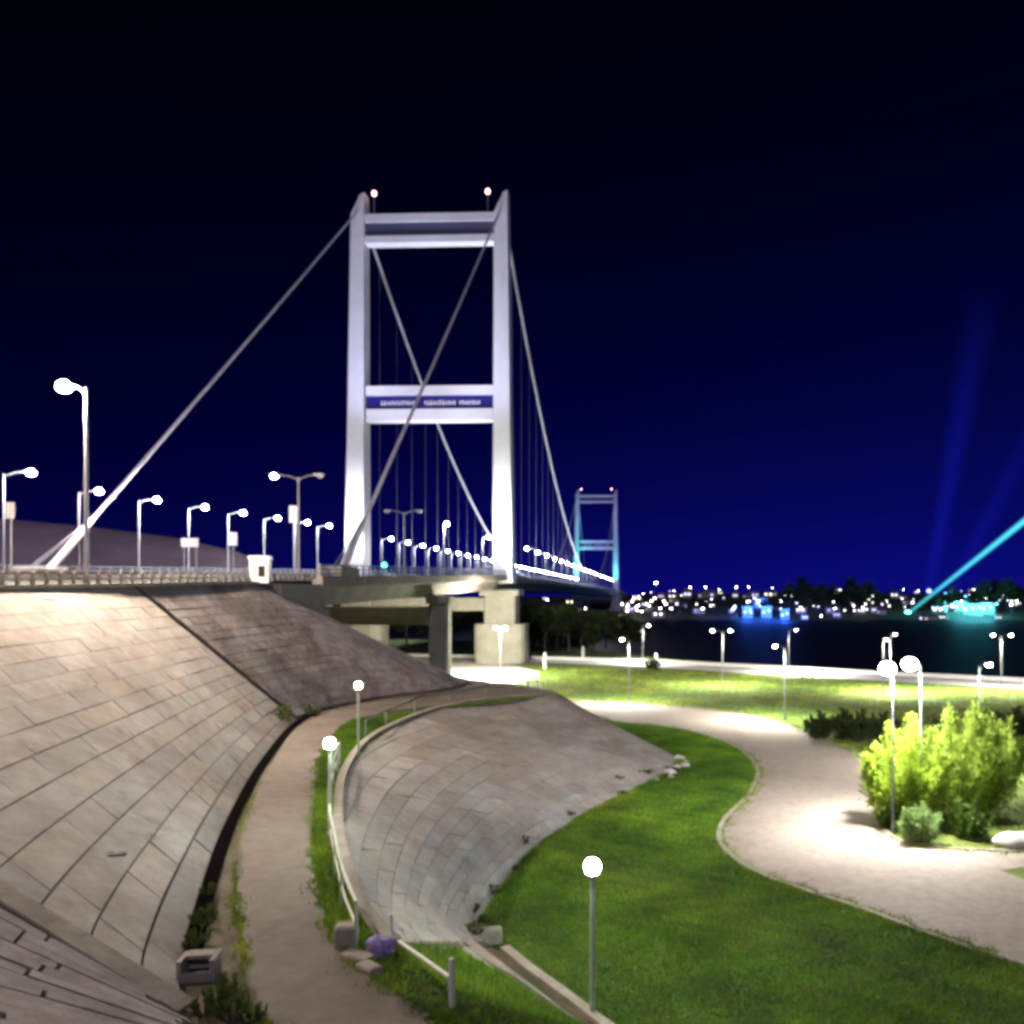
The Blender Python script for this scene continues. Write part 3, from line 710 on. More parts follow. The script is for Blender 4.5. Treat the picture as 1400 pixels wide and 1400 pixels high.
park_lamp('small pinkish far park lamp, left of a close pair', 1207, 948, [(1212, 874)], lamp_pink, bowl=.24)
park_lamp('small pinkish far park lamp, right of a close pair', 1217, 946, [(1224, 867)], lamp_pink, bowl=.24)
park_lamp('very bright park lamp rising left of the yellow-green shrubs', 1221, 1140, [(1213, 914)], lamp_mat('bright_park_lamp_light', (1., .98, .95), 480), bowl=.52, power=5200, angle=100)
park_lamp('very bright park lamp rising out of the left yellow-green shrub', 1259, 1128, [(1243, 908)], MATS['bright_park_lamp_light'], bowl=.52, power=5200, angle=100)
park_lamp('park lamp rising behind the right yellow-green shrub, arm to the right', 1338, 1060, [(1353, 908)], power=12000)
park_lamp('two-armed park lamp at the right edge of the picture by the promenade', 1369, 946, [(1357, 868), (1383, 868)])
park_lamp('two-armed lamp in front of the massive bridge pier', 684, 925, [(677, 858), (692, 858)], lamp_mat('strong_yellowish_lamp_light', (1., .95, .74), 5200), power=40000)
park_lamp('small lamp under the bridge left of the slim pier column', 606, 925, [(596, 857)], MATS['strong_yellowish_lamp_light'], power=40000)

# ------------------------------------------------------------------ objects on the road
def guard():
    t = thing('guard_rail', 'low pale guard rail of many short posts along the top of the slab slope', 'guard rail')
    Ys = np.arange(14, 66, .85)
    for h in (.24, .5):
        MB().loft([[Vector((edge(Y) - .35 + a, Y, rz_(Y) + .1 + h + c)) for a, c in ((-.04, -.05), (.04, -.05), (.04, .05), (-.04, .05))] for Y in np.linspace(14, 66, 30)]).build('rail', kerb_m if h < .4 else mat('rusty_rail', (.2, .13, .1), .8, var=.4, scale=1.), t)
    p0 = None
    for Y in Ys:
        loc = (edge(Y) - .35, Y, rz_(Y) + .1)
        if p0 is None: p0 = MB().chbox((0, 0, .28), (.17, .17, .56), .03).build('post', kerb_m, t); p0.location = loc
        else:
            c = p0.copy(); COL.objects.link(c); c.parent = t; c.location = loc
guard()
kp = at_y(358, 56); hut = thing('hut', 'small white flat-roofed hut with dark window atop the slope', 'hut', (kp.x - .1, 56, rz_(56) + .0), R(14))
MB().chbox((0, 0, .75), (1.15, 1.1, 1.5), .04).build('wall', white_paint, hut)
MB().chbox((0, 0, 1.6), (1.3, 1.25, .2), .04).build('roof', white_paint, hut)
MB().box((.16, -.56, .72), (.42, .04, .72)).build('window', dark_m, hut)
def sign(label, px, Y, z0, zc, wd, hg, cat='sign', two=False, mt=white_paint):
    p = at_y(px, Y); t = thing('road_sign', label, cat, (p.x, Y, z0), R(8))
    pm = MB()
    for dx in ((-wd * .35, wd * .35) if two else (0,)): pm.tube([(dx, 0, 0), (dx, 0, zc - z0 + hg / 2)], .06, 6)
    pm.build('post', grey_steel, t)
    MB().chbox((0, -.1, zc - z0), (wd, .06, hg), .02).build('panel', mt, t)
Y = 80; sign('white rectangular road sign on two posts beside the approach road', 260, Y, rz_(Y) + .1, 11 + (815 - 742) * Y / 1200, 1.5, .8, two=True)
Y = 88; sign('small upright white sign beside the fifth far-side street lamp', 319, Y, rz_(Y) + .1, 11 + (815 - 737) * Y / 1200, .8, 1.3)
Y = 100; sign('tall upright white sign high on its post left of the near tower', 402, Y, deck_z((Y - 147) / AX.y), 11 + (815 - 703) * Y / 1200, 1., 1.9)
Y = 60; sign('small white sign at the left edge beside the leftmost far-side lamp', 15, Y, rz_(Y) + .1, 11 + (815 - 698) * Y / 1200, .55, 1.1)
p = bw_(-7.5, 5, deck_z(5)); tl = thing('traffic_signal', 'short signal post with a green light on the deck between the tower legs', 'traffic light', at_y(526, 128, deck_z(-19)))
MB().tube([(0, 0, 0), (0, 0, 2.2)], .07, 6).build('post', grey_steel, tl); MB().chbox((0, 0, 2.0), (.5, .4, 1.), .05).build('housing', dark_m, tl)
MB().sphere((0, -.22, 1.75), .3, 10, 8).build('green_light', signal_green, tl)

# ------------------------------------------------------------------ railing beside the footpath
def pipe_rail(name, label, pts, h, every, mid=True, r=.035, mt=green_white):
    t = thing(name, label, 'railing'); L_ = smooth_line(pts, 10)
    MB().tube([Vector(p) + Vector((0, 0, h)) for p in L_], r, 8).build('top_rail', mt, t)
    if mid: MB().tube([Vector(p) + Vector((0, 0, h * .5)) for p in L_], r * .8, 8).build('mid_rail', mt, t)
    s = 0.; last = -9.
    for i, p in enumerate(L_):
        if i: s += np.linalg.norm(L_[i] - L_[i - 1])
        if s - last >= every or i == len(L_) - 1:
            MB().tube([Vector(p) + Vector((0, 0, -.05)), Vector(p) + Vector((0, 0, h + .03))], r * 1.15, 8).build('post', mt, t); last = s
    return t
pipe_rail('pipe_railing', 'curved pale green pipe railing between the footpath and the lower slab bank', [at(x, y, PZ) for x, y in ((487, 1296), (470, 1250), (458, 1195), (450, 1140), (452, 1088), (464, 1046))], .92, 2.4)
pipe_rail('pipe_railing', 'dark weathered railing along the far bend of the footpath under the bridge', [at(x, y, PZ) for x, y in ((500, 1010), (545, 985), (620, 964), (675, 954), (735, 947))], .9, 4., mid=False, mt=mat('dull_pipe', (.22, .24, .21), .6, var=.2))
bt = thing('broken_railing', 'bent broken railing with one sagging bar between two leaning posts', 'railing')
a, b_ = at(537, 1287, PZ), at(618, 1376, PZ)
MB().tube([a, a + Vector((-.02, 0, .55))], .035, 8).build('post', mat('white_pipe', (.66, .66, .62), .5, var=.15, scale=5.), bt)
MB().tube([b_, b_ + Vector((-.01, 0, .82))], .05, 8).build('post', MATS['white_pipe'], bt)
MB().tube([a + Vector((0, 0, .08)), a.lerp(b_, .5) + Vector((.0, 0, .28)), b_ + Vector((-.05, 0, .5))], .035, 8).build('bar', MATS['white_pipe'], bt)
cb = MB(); c = at(473, 1292, PZ); cb.chbox((c.x, c.y, PZ + .2), (.42, .42, .44), .04, R(8)); tag(cb.build('concrete_block', kerb_m), 'square yellowish concrete block at the foot of the pipe railing', 'block')
pb = MB(); c = at(520, 1302, PZ); pb.chbox((c.x, c.y, PZ + .13), (.5, .4, .32), .06, R(-25)); tag(pb.build('painted_block', purple_paint), 'purple painted concrete block between the square block and the broken railing', 'block')
sl = MB()
for (x, y, w_, d_, rot) in ((490, 1312, .7, .35, -30), (505, 1327, .5, .3, -40)):
    c = at(x, y, PZ); sl = MB().chbox((c.x, c.y, PZ + .05), (w_, d_, .14), .03, R(rot)); tag(sl.build('paving_slab', kerb_m), 'flat broken slab on the grass edge just below the square block' if y < 1320 else 'smaller flat broken slab at the edge of the footpath', 'slab')
# catch basin at the end of the drain
cbp = at(262, 1343, PZ); bs = thing('catch_basin', 'grey concrete catch basin box with a dark opening at the end of the black drain', 'drain box', (cbp.x, cbp.y + .3, PZ), R(10)); bs.scale = (.78, .78, .78)
q = MB(); q.box((-.36, 0, .22), (.1, .7, .5)); q.box((.36, 0, .22), (.1, .7, .5)); q.box((0, .33, .22), (.616, .1, .5)); q.box((0, -.33, .09), (.616, .1, .22)); q.box((0, .12, .45), (.614, .36, .08))
q.build('box', kerb_m, bs); MB().box((0, 0, .0), (.6, .6, .12)).build('opening', dark_m, bs)
# drain ditch towards the lower right
dt = thing('drain_ditch', 'straight drain ditch with two concrete kerbs and brown earth between them', 'drain')
def dline(pxs, z0, z1): 
    n_ = len(pxs); return [at(x, y, z0 + (z1 - z0) * i / (n_ - 1)) for i, (x, y) in enumerate(pxs)]
lk = smooth_line(dline([(606, 1284), (650, 1318), (700, 1358), (770, 1412)], 1.55, .75)); rk = smooth_line(dline([(690, 1300), (720, 1325), (770, 1362), (835, 1412)], .08, .08))
ribbon(lambda i: lk[int(i)], range(len(lk)), .3, .14, 'kerb', kerb_m, dt); ribbon(lambda i: rk[int(i)], range(len(rk)), .3, .16, 'kerb', kerb_m, dt)
mm = [lk[i] * .72 + rk[i] * .28 for i in range(len(lk))]
ribbon(lambda i: mm[int(i)] + np.array((0, 0, .02)), range(len(mm)), .4, .12, 'stone_edge', mat('rough_edge', (.3, .265, .22), 1., var=.4, scale=3., bump=1., bscale=5, stain=(.1, .07, .05), stain_scale=1.5, stain_amt=.8), dt)
ch = MB(); ch.loft([[Vector(lk[i]) + Vector((0, 0, .02)), Vector(lk[i] * .5 + rk[i] * .5) + Vector((0, 0, .0)), Vector(lk[i] * .1 + rk[i] * .9) + Vector((0, 0, -.02)), Vector(rk[i]) + Vector((0, 0, .03))] for i in range(len(lk))], closed=False); ch.build('earth_bed', earth, dt)
hw = MB(); c1, c2 = at(628, 1291, .1), at(686, 1286, .1); dv = c2 - c1
hw.chbox((c1 + dv * .5) + Vector((0, 0, .2)), (dv.length, .3, .5), .05, math.atan2(dv.y, dv.x)); tag(hw.build('head_wall', kerb_m), 'short concrete head wall where the drain ditch meets the slab bank', 'wall')

# ------------------------------------------------------------------ vegetation
def leaf_cloud(n, shape, size, up=.4, name='foliage', m=None, parent=None, tones=((.6, .7, .5), (1.2, 1.2, 1.)), elong=2.2, seed=1):
    """n leaf quads; shape(rng, n) gives points and outward directions"""
    g_ = np.random.default_rng(seed); P_, D = shape(g_, n)
    D = D + g_.normal(0, .55, D.shape); D[:, 2] += up; D /= np.linalg.norm(D, axis=1)[:, None] + 1e-9
    X = np.cross(D, g_.normal(0, 1, D.shape)); X /= np.linalg.norm(X, axis=1)[:, None] + 1e-9
    s = size * g_.uniform(.6, 1.4, n)[:, None]
    a = P_ - X * s * .5; b = P_ + X * s * .5; t_ = P_ + D * s * elong
    V = np.stack([P_, b + D * s * elong * .45, t_, a + D * s * elong * .45], axis=1).reshape(-1, 3)
    k = g_.uniform(0, 1, (n, 1)); tone = np.array(tones[0]) * (1 - k) + np.array(tones[1]) * k
    return np_mesh(name, V, 4, m, parent, tone)
def crown_shape(clumps):
    """clumps: (cx, cy, cz, rx, ry, rz) ellipsoids; points near their shells"""
    c = np.array(clumps)
    def f(g_, n):
        wts = c[:, 3] * c[:, 5]; idx = g_.choice(len(c), n, p=wts / wts.sum())
        d = g_.normal(0, 1, (n, 3)); d /= np.linalg.norm(d, axis=1)[:, None]
        rad = g_.uniform(.25, 1., (n, 1)) ** .5 * g_.normal(1, .1, (n, 1))
        return c[idx, :3] + d * rad * c[idx, 3:6], d
    return f
def tree_kind(name, label, h, w_, seed, n=2600, leaf=.34, group=None, m=None):
    rnd = random.Random(seed); t = thing(name, label, 'tree', (0, 0, 0), 0, group)
    tk = MB(); pts = [Vector((0, 0, -.2)), Vector((rnd.uniform(-.2, .2), 0, h * .3)), Vector((rnd.uniform(-.4, .4), .2, h * .75))]
    tk.tube(pts, [h * .03, h * .022, h * .006], 8)
    clumps = []
    for k in range(9):
        ang = rnd.uniform(0, 6.28); rr = w_ * rnd.uniform(.1, .34); z = h * rnd.uniform(.35, .88); 
        if z > h * .7: rr *= .55
        c = (math.cos(ang) * rr, math.sin(ang) * rr, z); r_ = w_ * rnd.uniform(.16, .27)
        clumps.append((*c, r_, r_, r_ * rnd.uniform(.7, 1.)))
        tk.tube([Vector((0, 0, h * rnd.uniform(.22, .4))), Vector(c) * .6 + Vector((0, 0, z * .35)), Vector(c)], [h * .011, h * .007, h * .003], 5)
    tk.build('trunk', bark, t)
    leaf_cloud(n, crown_shape(clumps), leaf, .1, 'crown', m or leaf_dark, t, ((.5, .55, .4), (1.5, 1.4, 1.)), 1.6, seed)
    return t
tk = [tree_kind('dark_tree', 'dark broad tree standing in the line of trees on the near river bank', 9.5, 9, 3, group='trees on the near river bank'),
      tree_kind('dark_tree', 'dark broad tree standing in the line of trees on the near river bank', 11, 8, 4, group='trees on the near river bank'),
      tree_kind('dark_tree', 'dark broad tree standing in the line of trees on the near river bank', 8, 9.5, 5, group='trees on the near river bank')]
spots = [(728, 176, 0), (745, 172, 1), (762, 182, 2), (778, 174, 0), (795, 186, 1), (812, 176, 2), (828, 188, 0), (843, 180, 2), (858, 186, 2), (874, 192, 2), (735, 200, 1), (770, 205, 0), (806, 206, 1), (700, 190, 0), (650, 200, 1), (600, 205, 2), (556, 195, 0)]
used = set(); rnd = random.Random(2)
for px, Y, k in spots:
    p = at_y(px, Y); rz0 = rnd.uniform(0, 6.28)
    topy = np.interp(px, [720, 800, 850, 880], [824, 830, 842, 852]); hh = 11 - (topy - 815) * Y / 1200
    sc = hh / (9.5, 11, 8)[k] * .98
    if k not in used: used.add(k); tk[k].location = p; tk[k].rotation_euler = (0, 0, rz0); tk[k].scale = (sc,) * 3
    else: dup(tk[k], p, rz0, scale=sc)
fk = [tree_kind('distant_tree', 'dark distant tree in the black clumps on the far bank', 14, 14, 13, 900, .8, 'trees on the far bank'),
      tree_kind('distant_tree', 'dark distant tree in the black clumps on the far bank', 18, 13, 14, 900, .8, 'trees on the far bank')]
used = set()
for px, Y in [(1078, 560), (1095, 620), (1108, 590), (1122, 560), (1135, 640), (1148, 570), (1162, 600), (1176, 560), (1102, 545), (1130, 545), (1158, 540), (1190, 570), (1205, 545), (1282, 545), (1300, 560), (1322, 540), (1345, 560), (1362, 600), (1375, 550), (1392, 580), (1410, 560), (1382, 640), (1405, 640),
              (930, 540), (948, 555), (965, 545), (985, 552), (905, 560), (1010, 560), (1045, 552), (1225, 540), (1255, 542), (1425, 540), (1170, 700), (1120, 700), (1095, 720)]:
    x = (px - HX) / 1200 * Y; k = rnd.randrange(2); sc = rnd.uniform(.75, 1.15) * (.55 if px < 1060 or Y < 548 else 1); loc = Vector((x, Y, far_z(x, Y) - .3))
    if k not in used: used.add(k); fk[k].location = loc; fk[k].scale = (sc,) * 3
    else: dup(fk[k], loc, rnd.uniform(0, 6.28), scale=sc)

def shrub(name, label, loc, w_, d_, h, seed, n, leaf, m, stems=26, group=None, tones=((.55, .6, .4), (1.25, 1.2, 1.)), up=.9):
    rnd = random.Random(seed); t = thing(name, label, 'shrub', loc, 0, group); g_ = np.random.default_rng(seed)
    st = MB(); tips = []
    for k in range(stems):
        a = rnd.uniform(0, 6.28); q = rnd.uniform(.0, 1.) ** .6; hh = h * rnd.uniform(.6, 1.) * (1 - .35 * q * q)
        p0 = Vector((math.cos(a) * w_ * .12 * q, math.sin(a) * d_ * .12 * q, -.1)); p2 = Vector((math.cos(a) * w_ * .46 * q, math.sin(a) * d_ * .46 * q, hh)); p1 = p0.lerp(p2, .5) + Vector((math.cos(a) * w_ * .1 * q, math.sin(a) * d_ * .1 * q, 0))
        st.tube([p0, p1, p2], [.035, .02, .006], 5); tips.append((p0, p1, p2))
    st.build('stems', bark, t)
    def shp(g2, n):
        P_ = np.zeros((n, 3)); D = np.zeros((n, 3)); idx = g2.integers(0, len(tips), n); f = g2.uniform(.12, 1., n) ** .8
        T_ = np.array([[tuple(v) for v in q] for q in tips])[idx]
        f = f[:, None]; P_ = T_[:, 0] * (1 - f) ** 2 + 2 * T_[:, 1] * f * (1 - f) + T_[:, 2] * f ** 2
        rad = .16 * h * (1.1 - f * .8) * .9
        P_ = P_ + g2.normal(0, 1, (n, 3)) * rad * .45; P_[:, 2] = np.maximum(P_[:, 2], .03)
        D = P_ - np.array((0, 0, h * .3)); D /= np.linalg.norm(D, axis=1)[:, None]; return P_, D
    leaf_cloud(n, shp, leaf, up, 'foliage', m, t, tones, 2.6, seed)
    return t
sp1 = at(1263, 1148); sp1.y += 2.6
shrub('leafy_shrub', 'rounded bright yellow-green shrub left of the pair at the bend of the pale path', (sp1.x, sp1.y, 0), 4.6, 4.2, 5.3, 31, 24000, .075, leaf_bright, 44)
sp2 = at(1365, 1140); sp2.y += 3.4
shrub('leafy_shrub', 'taller wide olive-green shrub right of the pair at the picture edge', (sp2.x, sp2.y, 0), 6.2, 5., 5.7, 32, 32000, .075, leaf_pale, 56, tones=((.7, .8, .2), (1.2, 1.15, .55)))
sp3 = at(1258, 1153)
shrub('leafy_shrub', 'low pale grey-green shrub in front of the bright yellow-green shrub', (sp3.x, sp3.y, 0), 2.4, 1.6, 1.75, 33, 3000, .07, leaf_pale, 26, tones=((.8, .95, .9), (1.3, 1.35, 1.4)))
sp4 = at(1330, 1150)
shrub('leafy_shrub', 'low green shrub between the two tall shrubs at the path edge', (sp4.x, sp4.y + .6, 0), 2.6, 1.6, 1.7, 34, 2800, .07, weed_leaf, 24, tones=((.8, .9, .5), (1.7, 1.8, 1.)))
sp5 = at(1216, 1138); shrub('leafy_shrub', 'knee-high green shrub at the left end of the shrub group', (sp5.x + .3, sp5.y + .4, 0), 1.9, 1.5, 1.2, 35, 1800, .06, weed_leaf, 20, tones=((.8, .9, .5), (1.6, 1.7, 1.)))
hedge0 = None; rnd = random.Random(9)
for i, px in enumerate((1120, 1150, 1180, 1212, 1300, 1330, 1362, 1395)):
    Y = 68 + rnd.uniform(-1.5, 1.5); p = at_y(px, Y)
    if hedge0 is None: hedge0 = shrub('hedge_shrub', 'dark low hedge shrub in the row behind the pale path bend', p, 2.6, 2., 2.1, 41, 1500, .12, leaf_dark, 22, 'dark hedge shrubs behind the path')
    else: dup(hedge0, p, rnd.uniform(0, 6), scale=rnd.uniform(.85, 1.15))
p = at(893, 915); shrub('leafy_shrub', 'small dark shrub on the far lawn edge in front of the white promenade', p, 2.8, 2., 1.5, 43, 900, .13, leaf_dark, 18)
wd0 = None
weeds = [(355, 1000, 1.5, 'leafy weed clump growing where the slope groove meets the drain'), (385, 992, 1.8, 'taller leafy weed clump growing beside the first at the foot of the slope groove'), (428, 978, 1.1, 'weed clump at the far bend of the drain'), (418, 968, 1.3, 'weed clump a little up the groove above the drain bend'),
         (285, 1225, .5, None), (278, 1265, .6, None), (272, 1290, .55, None), (290, 1250, .4, None), (300, 1375, .6, None), (280, 1385, .55, None), (318, 1392, .6, None), (262, 1300, .45, None), (310, 1355, .5, None), (345, 1398, .5, None)]
for x, y, s, lab in weeds:
    p = at(x, y, PZ); 
    if wd0 is None: wd0 = shrub('weed_clump', lab, p, 1., .8, .62, 51, 420, .05, weed_leaf, 16, 'weeds along the drain', tones=((.8, .8, .6), (1.8, 1.6, 1.2))); wd0.scale = (s,) * 3
    else: dup(wd0, p, rnd.uniform(0, 6), lab or 'small weed clump on the left edge of the footpath near the catch basin', scale=s)
# crumbled hollows and weeds along the foot of the lower bank
for i, u in enumerate((4.55, 4.8, 5.0, 5.25, 5.6, 6.1, 6.9, 7.8, 8.7, 9.3, 9.8, 10.4)):
    p = lo_pt(0, .93 + .05 * (i % 3 - 1))(u); dup(wd0, Vector(p), rnd.uniform(0, 6), 'dark weed tuft growing from the crumbled foot of the lower slab bank', scale=(.7, .7, .32) if i % 2 else (1., .8, .4))
for i in range(9):
    u = 9.6 + i * .26; p = lo_pt(0, 1.0 + .03 * (i % 2))(u); s = .2 + .12 * (i % 3)
    ic = MB().sphere((0, 0, 0), s, 7, 5, .6); ic.v = [tuple(Vector(v) * (1 + rnd.uniform(-.2, .2))) for v in ic.v]
    o = ic.build('broken_rock', rock_m); o.location = Vector(p) + Vector((0, 0, s * .15)); tag(o, 'pale broken rock lying along the right tip of the lower slab bank', 'rock', 'rocks at the tip of the slab bank')
ic = MB().sphere((0, 0, .35), 1., 14, 9, .55); ic.v = [tuple(Vector(v) * (1 + .1 * math.sin(v[0] * 5) * math.cos(v[1] * 4))) for v in ic.v]
o = ic.build('boulder', rock_m, smooth=True); o.location = at(1390, 1158); o.scale = (1, .7, .7); tag(o, 'pale rounded boulder at the right edge under the tall olive shrub', 'rock')
sc_ = MB(); c = P_up(5.8, .17); sc_.add([(0, 0, 0), (.28, .06, 0), (.32, -.1, .02), (.1, -.16, .06), (-.05, -.08, .03)], [(0, 1, 2, 3, 4)]).add([(0, 0, -.03), (.28, .06, -.03), (.32, -.1, -.03), (.1, -.16, -.03), (-.05, -.08, -.03)], [(4, 3, 2, 1, 0)])
o = sc_.build('debris', dark_m); c = at(151, 1166, 6.35); o.location = c
tag(o, 'small dark scrap lying on the tall slab slope', 'debris')

# benches and bollards in the park
def bench(label, loc, rz):
    t = thing('park_bench', label, 'bench', loc, rz)
    MB().chbox((0, 0, .45), (1.7, .45, .08), .02).build('seat', white_paint, t); MB().chbox((0, .22, .72), (1.7, .06, .3), .02).build('backrest', white_paint, t)
    for s in (-.65, .65): MB().box((s, 0, .2), (.08, .4, .41)).build('leg', grey_steel, t)
bench('pale park bench half hidden by the left yellow-green shrub', at(1232, 1090), R(10)); bench('pale bench on the far promenade right of the yellowish lamp', at(1104, 929), R(-30))
def bollard(label, loc, h):
    t = thing('bollard', label, 'bollard', loc); MB().tube([(0, 0, 0), (0, 0, h * .85), (0, 0, h)], [.28, .25, .14], 10).build('body', white_paint, t); MB().tube([(0, 0, h * .7), (0, 0, h * .76)], .29, 10).build('band', grey_steel, t)
bollard('white bollard post by the trees right of the massive pier', at(797, 900), 2.1); bollard('pale stub post on the lawn just right of the massive pier', at(745, 914), 2.4); bollard('short white post at the promenade edge above the dark shrub', at(897, 905), 1.4)

# grass blades
def scatter(poly, n, seed):
    g_ = np.random.default_rng(seed); P_ = np.array([(p[0], p[1]) for p in poly]); lo_, hi = P_.min(0), P_.max(0); out = []
    while sum(len(o) for o in out) < n:
        q = g_.uniform(lo_, hi, (n, 2)); ins = np.zeros(n, bool); j = len(P_) - 1
        for i in range(len(P_)):
            c = ((P_[i, 1] > q[:, 1]) != (P_[j, 1] > q[:, 1])); xx = (P_[j, 0] - P_[i, 0]) * (q[:, 1] - P_[i, 1]) / (P_[j, 1] - P_[i, 1] + 1e-12) + P_[i, 0]
            ins ^= c & (q[:, 0] < xx); j = i
        out.append(q[ins])
    return np.concatenate(out)[:n]
def blades(name, xy, z, hgt, seed, dry=.1):
    g_ = np.random.default_rng(seed); n = len(xy); z = np.broadcast_to(z, n)
    a = g_.uniform(0, 2 * np.pi, n); w_ = .009 + .00035 * np.hypot(xy[:, 0], xy[:, 1]); h = hgt * g_.uniform(.5, 1.4, n) * (.75 + .5 * (np.sin(xy[:, 0] * .6 + 1) * np.cos(xy[:, 1] * .45) * .5 + .5)); lean = g_.normal(0, .5, (n, 2)) * h[:, None]
    b = np.stack([xy[:, 0], xy[:, 1], z], 1); dx = np.stack([np.cos(a) * w_, np.sin(a) * w_, np.zeros(n)], 1); tip = b + np.stack([lean[:, 0], lean[:, 1], h], 1)
    V = np.stack([b - dx, b + dx, tip], 1).reshape(-1, 3)
    x_, y_ = xy[:, 0], xy[:, 1]; pat = (np.sin(x_ * .9 + 2.1 * np.sin(y_ * .5)) * np.sin(y_ * .7 + 1.7 * np.sin(x_ * .6 + 1)) + .7 * np.sin(x_ * 2.1 + 3 * np.sin(y_ * 1.3)) * np.sin(y_ * 1.9 + x_ * .8))
    big = np.sin(xy[:, 0] * .31 + 2 * np.sin(xy[:, 1] * .17)) * np.cos(xy[:, 1] * .27 + 1.3 * np.sin(xy[:, 0] * .23)); k = (g_.uniform(0, 1, n) < dry + .26 * np.clip(big, 0, 1))[:, None]
    tone = np.where(k, np.array((2.3, 1.2, 1.5)), np.array((1., 1., 1.))) * g_.uniform(.55, 1.35, (n, 1)) * (1 + .35 * big[:, None]) * np.clip(1 + .3 * pat[:, None] * np.array((1.15, 1., .6)), .3, 2.)
    return tag(np_mesh(name, V, 3, grass_m, None, tone), kind='stuff')
lawn_poly = [tuple(p[:2]) for p in bot_l[16:109]] + [tuple(p[:2]) for p in low_l] + sk([(26, 20), (5, 19)])
blades('lawn_grass', scatter(lawn_poly, 170000, 1), 0., .09, 2)
def fringe(name, line, spread, n, seed, z=0., dry=.8, h=.09):
    g_ = np.random.default_rng(seed); i = g_.uniform(0, len(line) - 1.01, n); k = i.astype(int); f = (i - k)[:, None]
    p = line[k] * (1 - f) + line[k + 1] * f; d = line[k + 1] - line[k]; d /= np.linalg.norm(d, axis=1)[:, None]
    wob = .5 + .5 * np.sin(i * 1.7 + seed) * np.sin(i * .61); o = g_.normal(0, 1, n) * spread * wob
    blades(name, np.stack([p[:, 0] - d[:, 1] * o, p[:, 1] + d[:, 0] * o], 1), z, h, seed, dry)
fringe('edge_grass', low_l[:110], .4, 16000, 12); fringe('edge_grass', up_l[:90], .5, 9000, 13)
fringe('edge_grass', bot_l[32:100], .35, 9000, 14, .03, .3, .16); fringe('edge_weeds', pl_l[24:60], .14, 2200, 15, PZ, .75, .07); fringe('edge_weeds', pr_l[8:80], .22, 6000, 16, PZ, .3, .09)
far_poly = [at(745, 962)[:2], at(880, 961)[:2], at(1050, 980)[:2], at(1190, 1036)[:2], at(1215, 1140)[:2], at(1400, 1160)[:2], *sk([(60, 60), (60, 100), (24, 130), (4, 135)])]
blades('meadow_grass', scatter(far_poly, 60000, 3), 0., .14, 4, .75)
strip = [tuple(p[:2]) for p in pr_l[8:90]] + [tuple(p[:2]) for p in rim_l[16:96][::-1]]
blades('verge_grass', scatter(strip, 36000, 5), PZ - .05, .12, 6, .15)
bk = []; g_ = np.random.default_rng(8); uu = g_.uniform(0.6, 4.2, 22000); vv = g_.uniform(0, 1, 22000); Ra = catmull(np.array([tuple(p) for p in rim]), uu); Ba = catmull(np.array([tuple(p) for p in bot]), uu)
Q = Ra * (1 - vv[:, None]) + Ba * vv[:, None]; Q[:, 2] += -.06 - .35 * vv * (1 - vv)
keep = np.ones(len(Q), bool)
for i in range(0, len(lk)): 
    m1 = (lk[i] + rk[i]) / 2; keep &= np.hypot(Q[:, 0] - m1[0], Q[:, 1] - m1[1]) > .62 * np.linalg.norm((lk[i] - rk[i])[:2])
Q = Q[keep]; blades('bank_grass', Q[:, :2], Q[:, 2], .12, 9, .2)

# ------------------------------------------------------------------ the town on the far bank
def ray_far(px, py):
    for Y in np.arange(505, 1500, 3.):
        x = (px - HX) / 1200 * Y; z = 11 - (py - 815) * Y / 1200
        if z <= far_z(x, Y) + 2.5: return Vector((x, Y, far_z(x, Y)))
    x = (px - HX) / 1200 * 900; return Vector((x, 900, far_z(x, 900)))
def house(seed, wm_, label, group):
    rnd = random.Random(seed); t = thing('distant_house', label, 'house', (0, 0, 0), 0, group); W, D, H = rnd.uniform(7, 12), rnd.uniform(6, 9), rnd.uniform(4, 7)
    MB().box((0, 0, H / 2 - .5), (W, D, H + 1)).build('wall', house_wall, t)
    MB().loft([[Vector((x * (W / 2 + .4), -D / 2 - .4, H)), Vector((x * (W / 2 + .4), 0, H + 2)), Vector((x * (W / 2 + .4), D / 2 + .4, H)), Vector((x * (W / 2 + .4), 0, H - .1))] for x in (-1, 1)]).build('roof', roof_tile, t)
    for k in range(rnd.choice((1, 2, 2))): MB().box((-W * .3 + k * W * .45, -D / 2 - .02, H * .55), (1.5, .1, 1.5)).build('window', wm_, t)
    return t
hk = [house(i, (win_warm, win_cool, win_dim, win_violet)[i], 'small distant house with lit windows in the town on the far bank', 'houses on the far bank') for i in range(4)]
lights = [(872, 818), (880, 825), (890, 830), (905, 815), (920, 806), (940, 806), (962, 806), (972, 806), (985, 810), (1005, 808), (1022, 806), (1032, 808), (1052, 806), (1058, 812), (955, 832), (1000, 833), (1095, 832), (1100, 843), (1138, 832), (1145, 838), (1177, 832), (1195, 833), (1205, 834),
          (1146, 807), (1118, 807), (1222, 808), (1234, 808), (1254, 810), (1285, 832), (1300, 829), (1330, 807), (1383, 806), (1388, 824), (1262, 850), (1270, 852), (860, 832), (850, 838), (745, 818), (745, 833), (797, 832), (780, 822), (1365, 842), (920, 820), (935, 826), (900, 838), (1290, 842), (1240, 822)]
used = set()
for i, (px, py) in enumerate(lights):
    p = ray_far(px, py); k = i % 4; rz0 = -math.atan2(p.x, p.y) + rnd.uniform(-.3, .3); sc = max(.5, min(1.05, p.y / 850)) * rnd.uniform(.65, 1.1)
    if k not in used: used.add(k); hk[k].location = p; hk[k].rotation_euler = (0, 0, rz0); hk[k].scale = (sc,) * 3
    else: dup(hk[k], p, rz0, scale=sc)
sl0 = None
